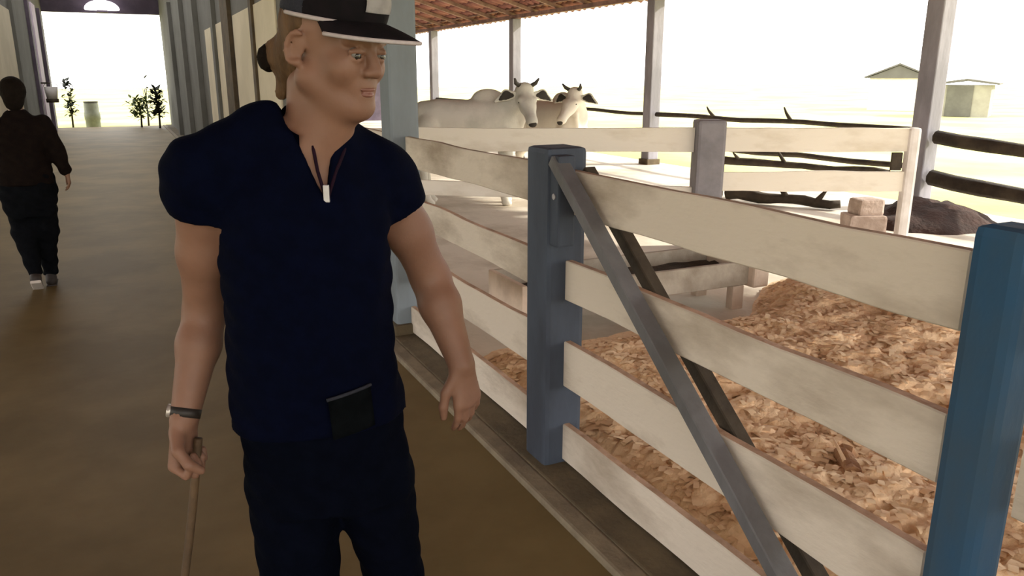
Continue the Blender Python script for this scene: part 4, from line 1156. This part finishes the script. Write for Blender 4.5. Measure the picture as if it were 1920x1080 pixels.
# local frame: walks towards +y, its back to the camera
w = Sdf((-0.36, -0.30, -0.02), (0.36, 0.36, 1.66), 0.0085)
w.loft([(0.78, 0, 0, 0.14, 0.10), (0.95, 0, 0, 0.13, 0.095), (1.15, 0, 0, 0.14, 0.095), (1.28, 0, 0, 0.14, 0.085), (1.34, 0, 0, 0.08, 0.06)], 0, 2.2, 0.03)
w.cone((0, 0, 1.30), (0.0, 0.02, 1.45), 0.05, 0.048, 0.02)
w.ell((0, 0.02, 1.515), (0.072, 0.088, 0.098), 0.015); w.ell((0, 0.06, 1.465), (0.055, 0.05, 0.065), 0.02)
w.cone((0, 0.10, 1.50), (0, 0.118, 1.485), 0.010, 0.012, 0.01)
for sd in (-1, 1): w.ell((sd * 0.074, 0.02, 1.505), (0.010, 0.018, 0.030), 0.008)
wsh = [np.array((-0.165, 0, 1.285)), np.array((0.165, 0, 1.285))]
wel = [np.array((-0.225, 0.06, 1.05)), np.array((0.235, -0.05, 1.06))]
wwr = [np.array((-0.235, 0.16, 0.88)), np.array((0.275, -0.02, 0.90))]
for a, b, cc in zip(wsh, wel, wwr): w.chain([a, b, cc], [0.05, 0.038, 0.026], 0.02)
hand(w, wwr[0], (0, 0.25, -1), (1, 0, 0), (0, 1, 0), (0.35, 0.4, 0.3), 0.9)
hand(w, wwr[1], (0.12, 0.1, -1), (-1, 0, 0), (0, 1, 0), (0.35, 0.4, 0.3), 0.9)
whp = [np.array((-0.08, 0, 0.80)), np.array((0.08, 0, 0.80))]; wkn = [np.array((-0.065, 0.02, 0.45)), np.array((0.07, 0.06, 0.45))]
wan = [np.array((-0.035, -0.06, 0.13)), np.array((0.055, 0.10, 0.085))]
for a, b, cc in zip(whp, wkn, wan): w.chain([a, b, cc], [0.07, 0.048, 0.032], 0.02)
sdf_obj('body', w, M['dark_skin'], wk, 1)
q = Sdf((-0.36, -0.30, 0.78), (0.36, 0.36, 1.48), 0.009)
q.loft([(0.80, 0, 0, 0.190, 0.150), (0.95, 0, 0, 0.185, 0.140), (1.12, 0, 0, 0.180, 0.130), (1.27, 0, 0, 0.170, 0.110), (1.34, 0, 0.005, 0.10, 0.08), (1.385, 0, 0.01, 0.062, 0.06)], 0, 2.2, 0.03)
for i in (0, 1):
    q.chain([wsh[i], wel[i], wwr[i] * 0.85 + wel[i] * 0.15], [0.066, 0.056, 0.046], 0.03)
q.wobble(0.006, 26, 1.3); q.box((0, 0, 0.79), (0.40, 0.40, 0.035), 0.004, 'sub')
sdf_obj('top', q, M['dark_top'], wk, 1)
q = Sdf((-0.33, -0.30, 0.03), (0.33, 0.36, 0.95), 0.009)
q.loft([(0.58, 0.0, 0.02, 0.155, 0.125), (0.75, 0, 0, 0.190, 0.145), (0.90, 0, 0, 0.180, 0.135)], 0, 2.2, 0.03)
for i in (0, 1): q.chain([whp[i], wkn[i], wan[i] + np.array((0, 0, 0.02))], [0.105, 0.086, 0.052], 0.04)
q.wobble(0.008, 24, 0.3)
for an in wan: q.box(an + np.array((0, 0, -0.055)), (0.085, 0.10, 0.05), 0.006, 'sub')
sdf_obj('trousers', q, M['dark_trouser'], wk, 1)
q = Sdf((-0.15, -0.15, 1.36), (0.15, 0.20, 1.66), 0.007)
q.ell((0, 0.008, 1.527), (0.088, 0.100, 0.102), 0.02); q.ell((0, -0.035, 1.45), (0.066, 0.05, 0.075), 0.03)
q.box((0, 0.135, 1.47), (0.06, 0.06, 0.085), 0.02, 'sub'); q.wobble(0.0025, 120, 0.4)
sdf_obj('hair', q, M['dark_hair'], wk, 1)
def wshoe(an, pitch, sm='sole'):
    d = Vector((0.0, math.cos(pitch), -math.sin(pitch))); u = Vector((0, math.sin(pitch), math.cos(pitch)))
    a = Vector(an); heel = a - u * 0.060 - d * 0.03
    q = Sdf(np.array(a) - 0.26, np.array(a) + 0.26, 0.008)
    q.cone(np.array(heel + u * 0.01), np.array(heel + d * 0.16 + u * 0.004), 0.036, 0.034, 0.02); q.cone(np.array(heel + u * 0.01), np.array(a + u * 0.01), 0.036, 0.042, 0.02)
    o = sdf_obj('shoe', q, M['shoe'], wk, 1)
    bm = bmesh.new()
    add_beam(bm, heel - d * 0.035 - u * 0.026, heel + d * 0.19 - u * 0.026, 0.074, 0.022, up=u, nseg=6, bevel=0.008)
    bmo('sole', bm, M[sm], o)
wshoe(wan[0], 0.55); wshoe(wan[1], 0.0, 'shoe')
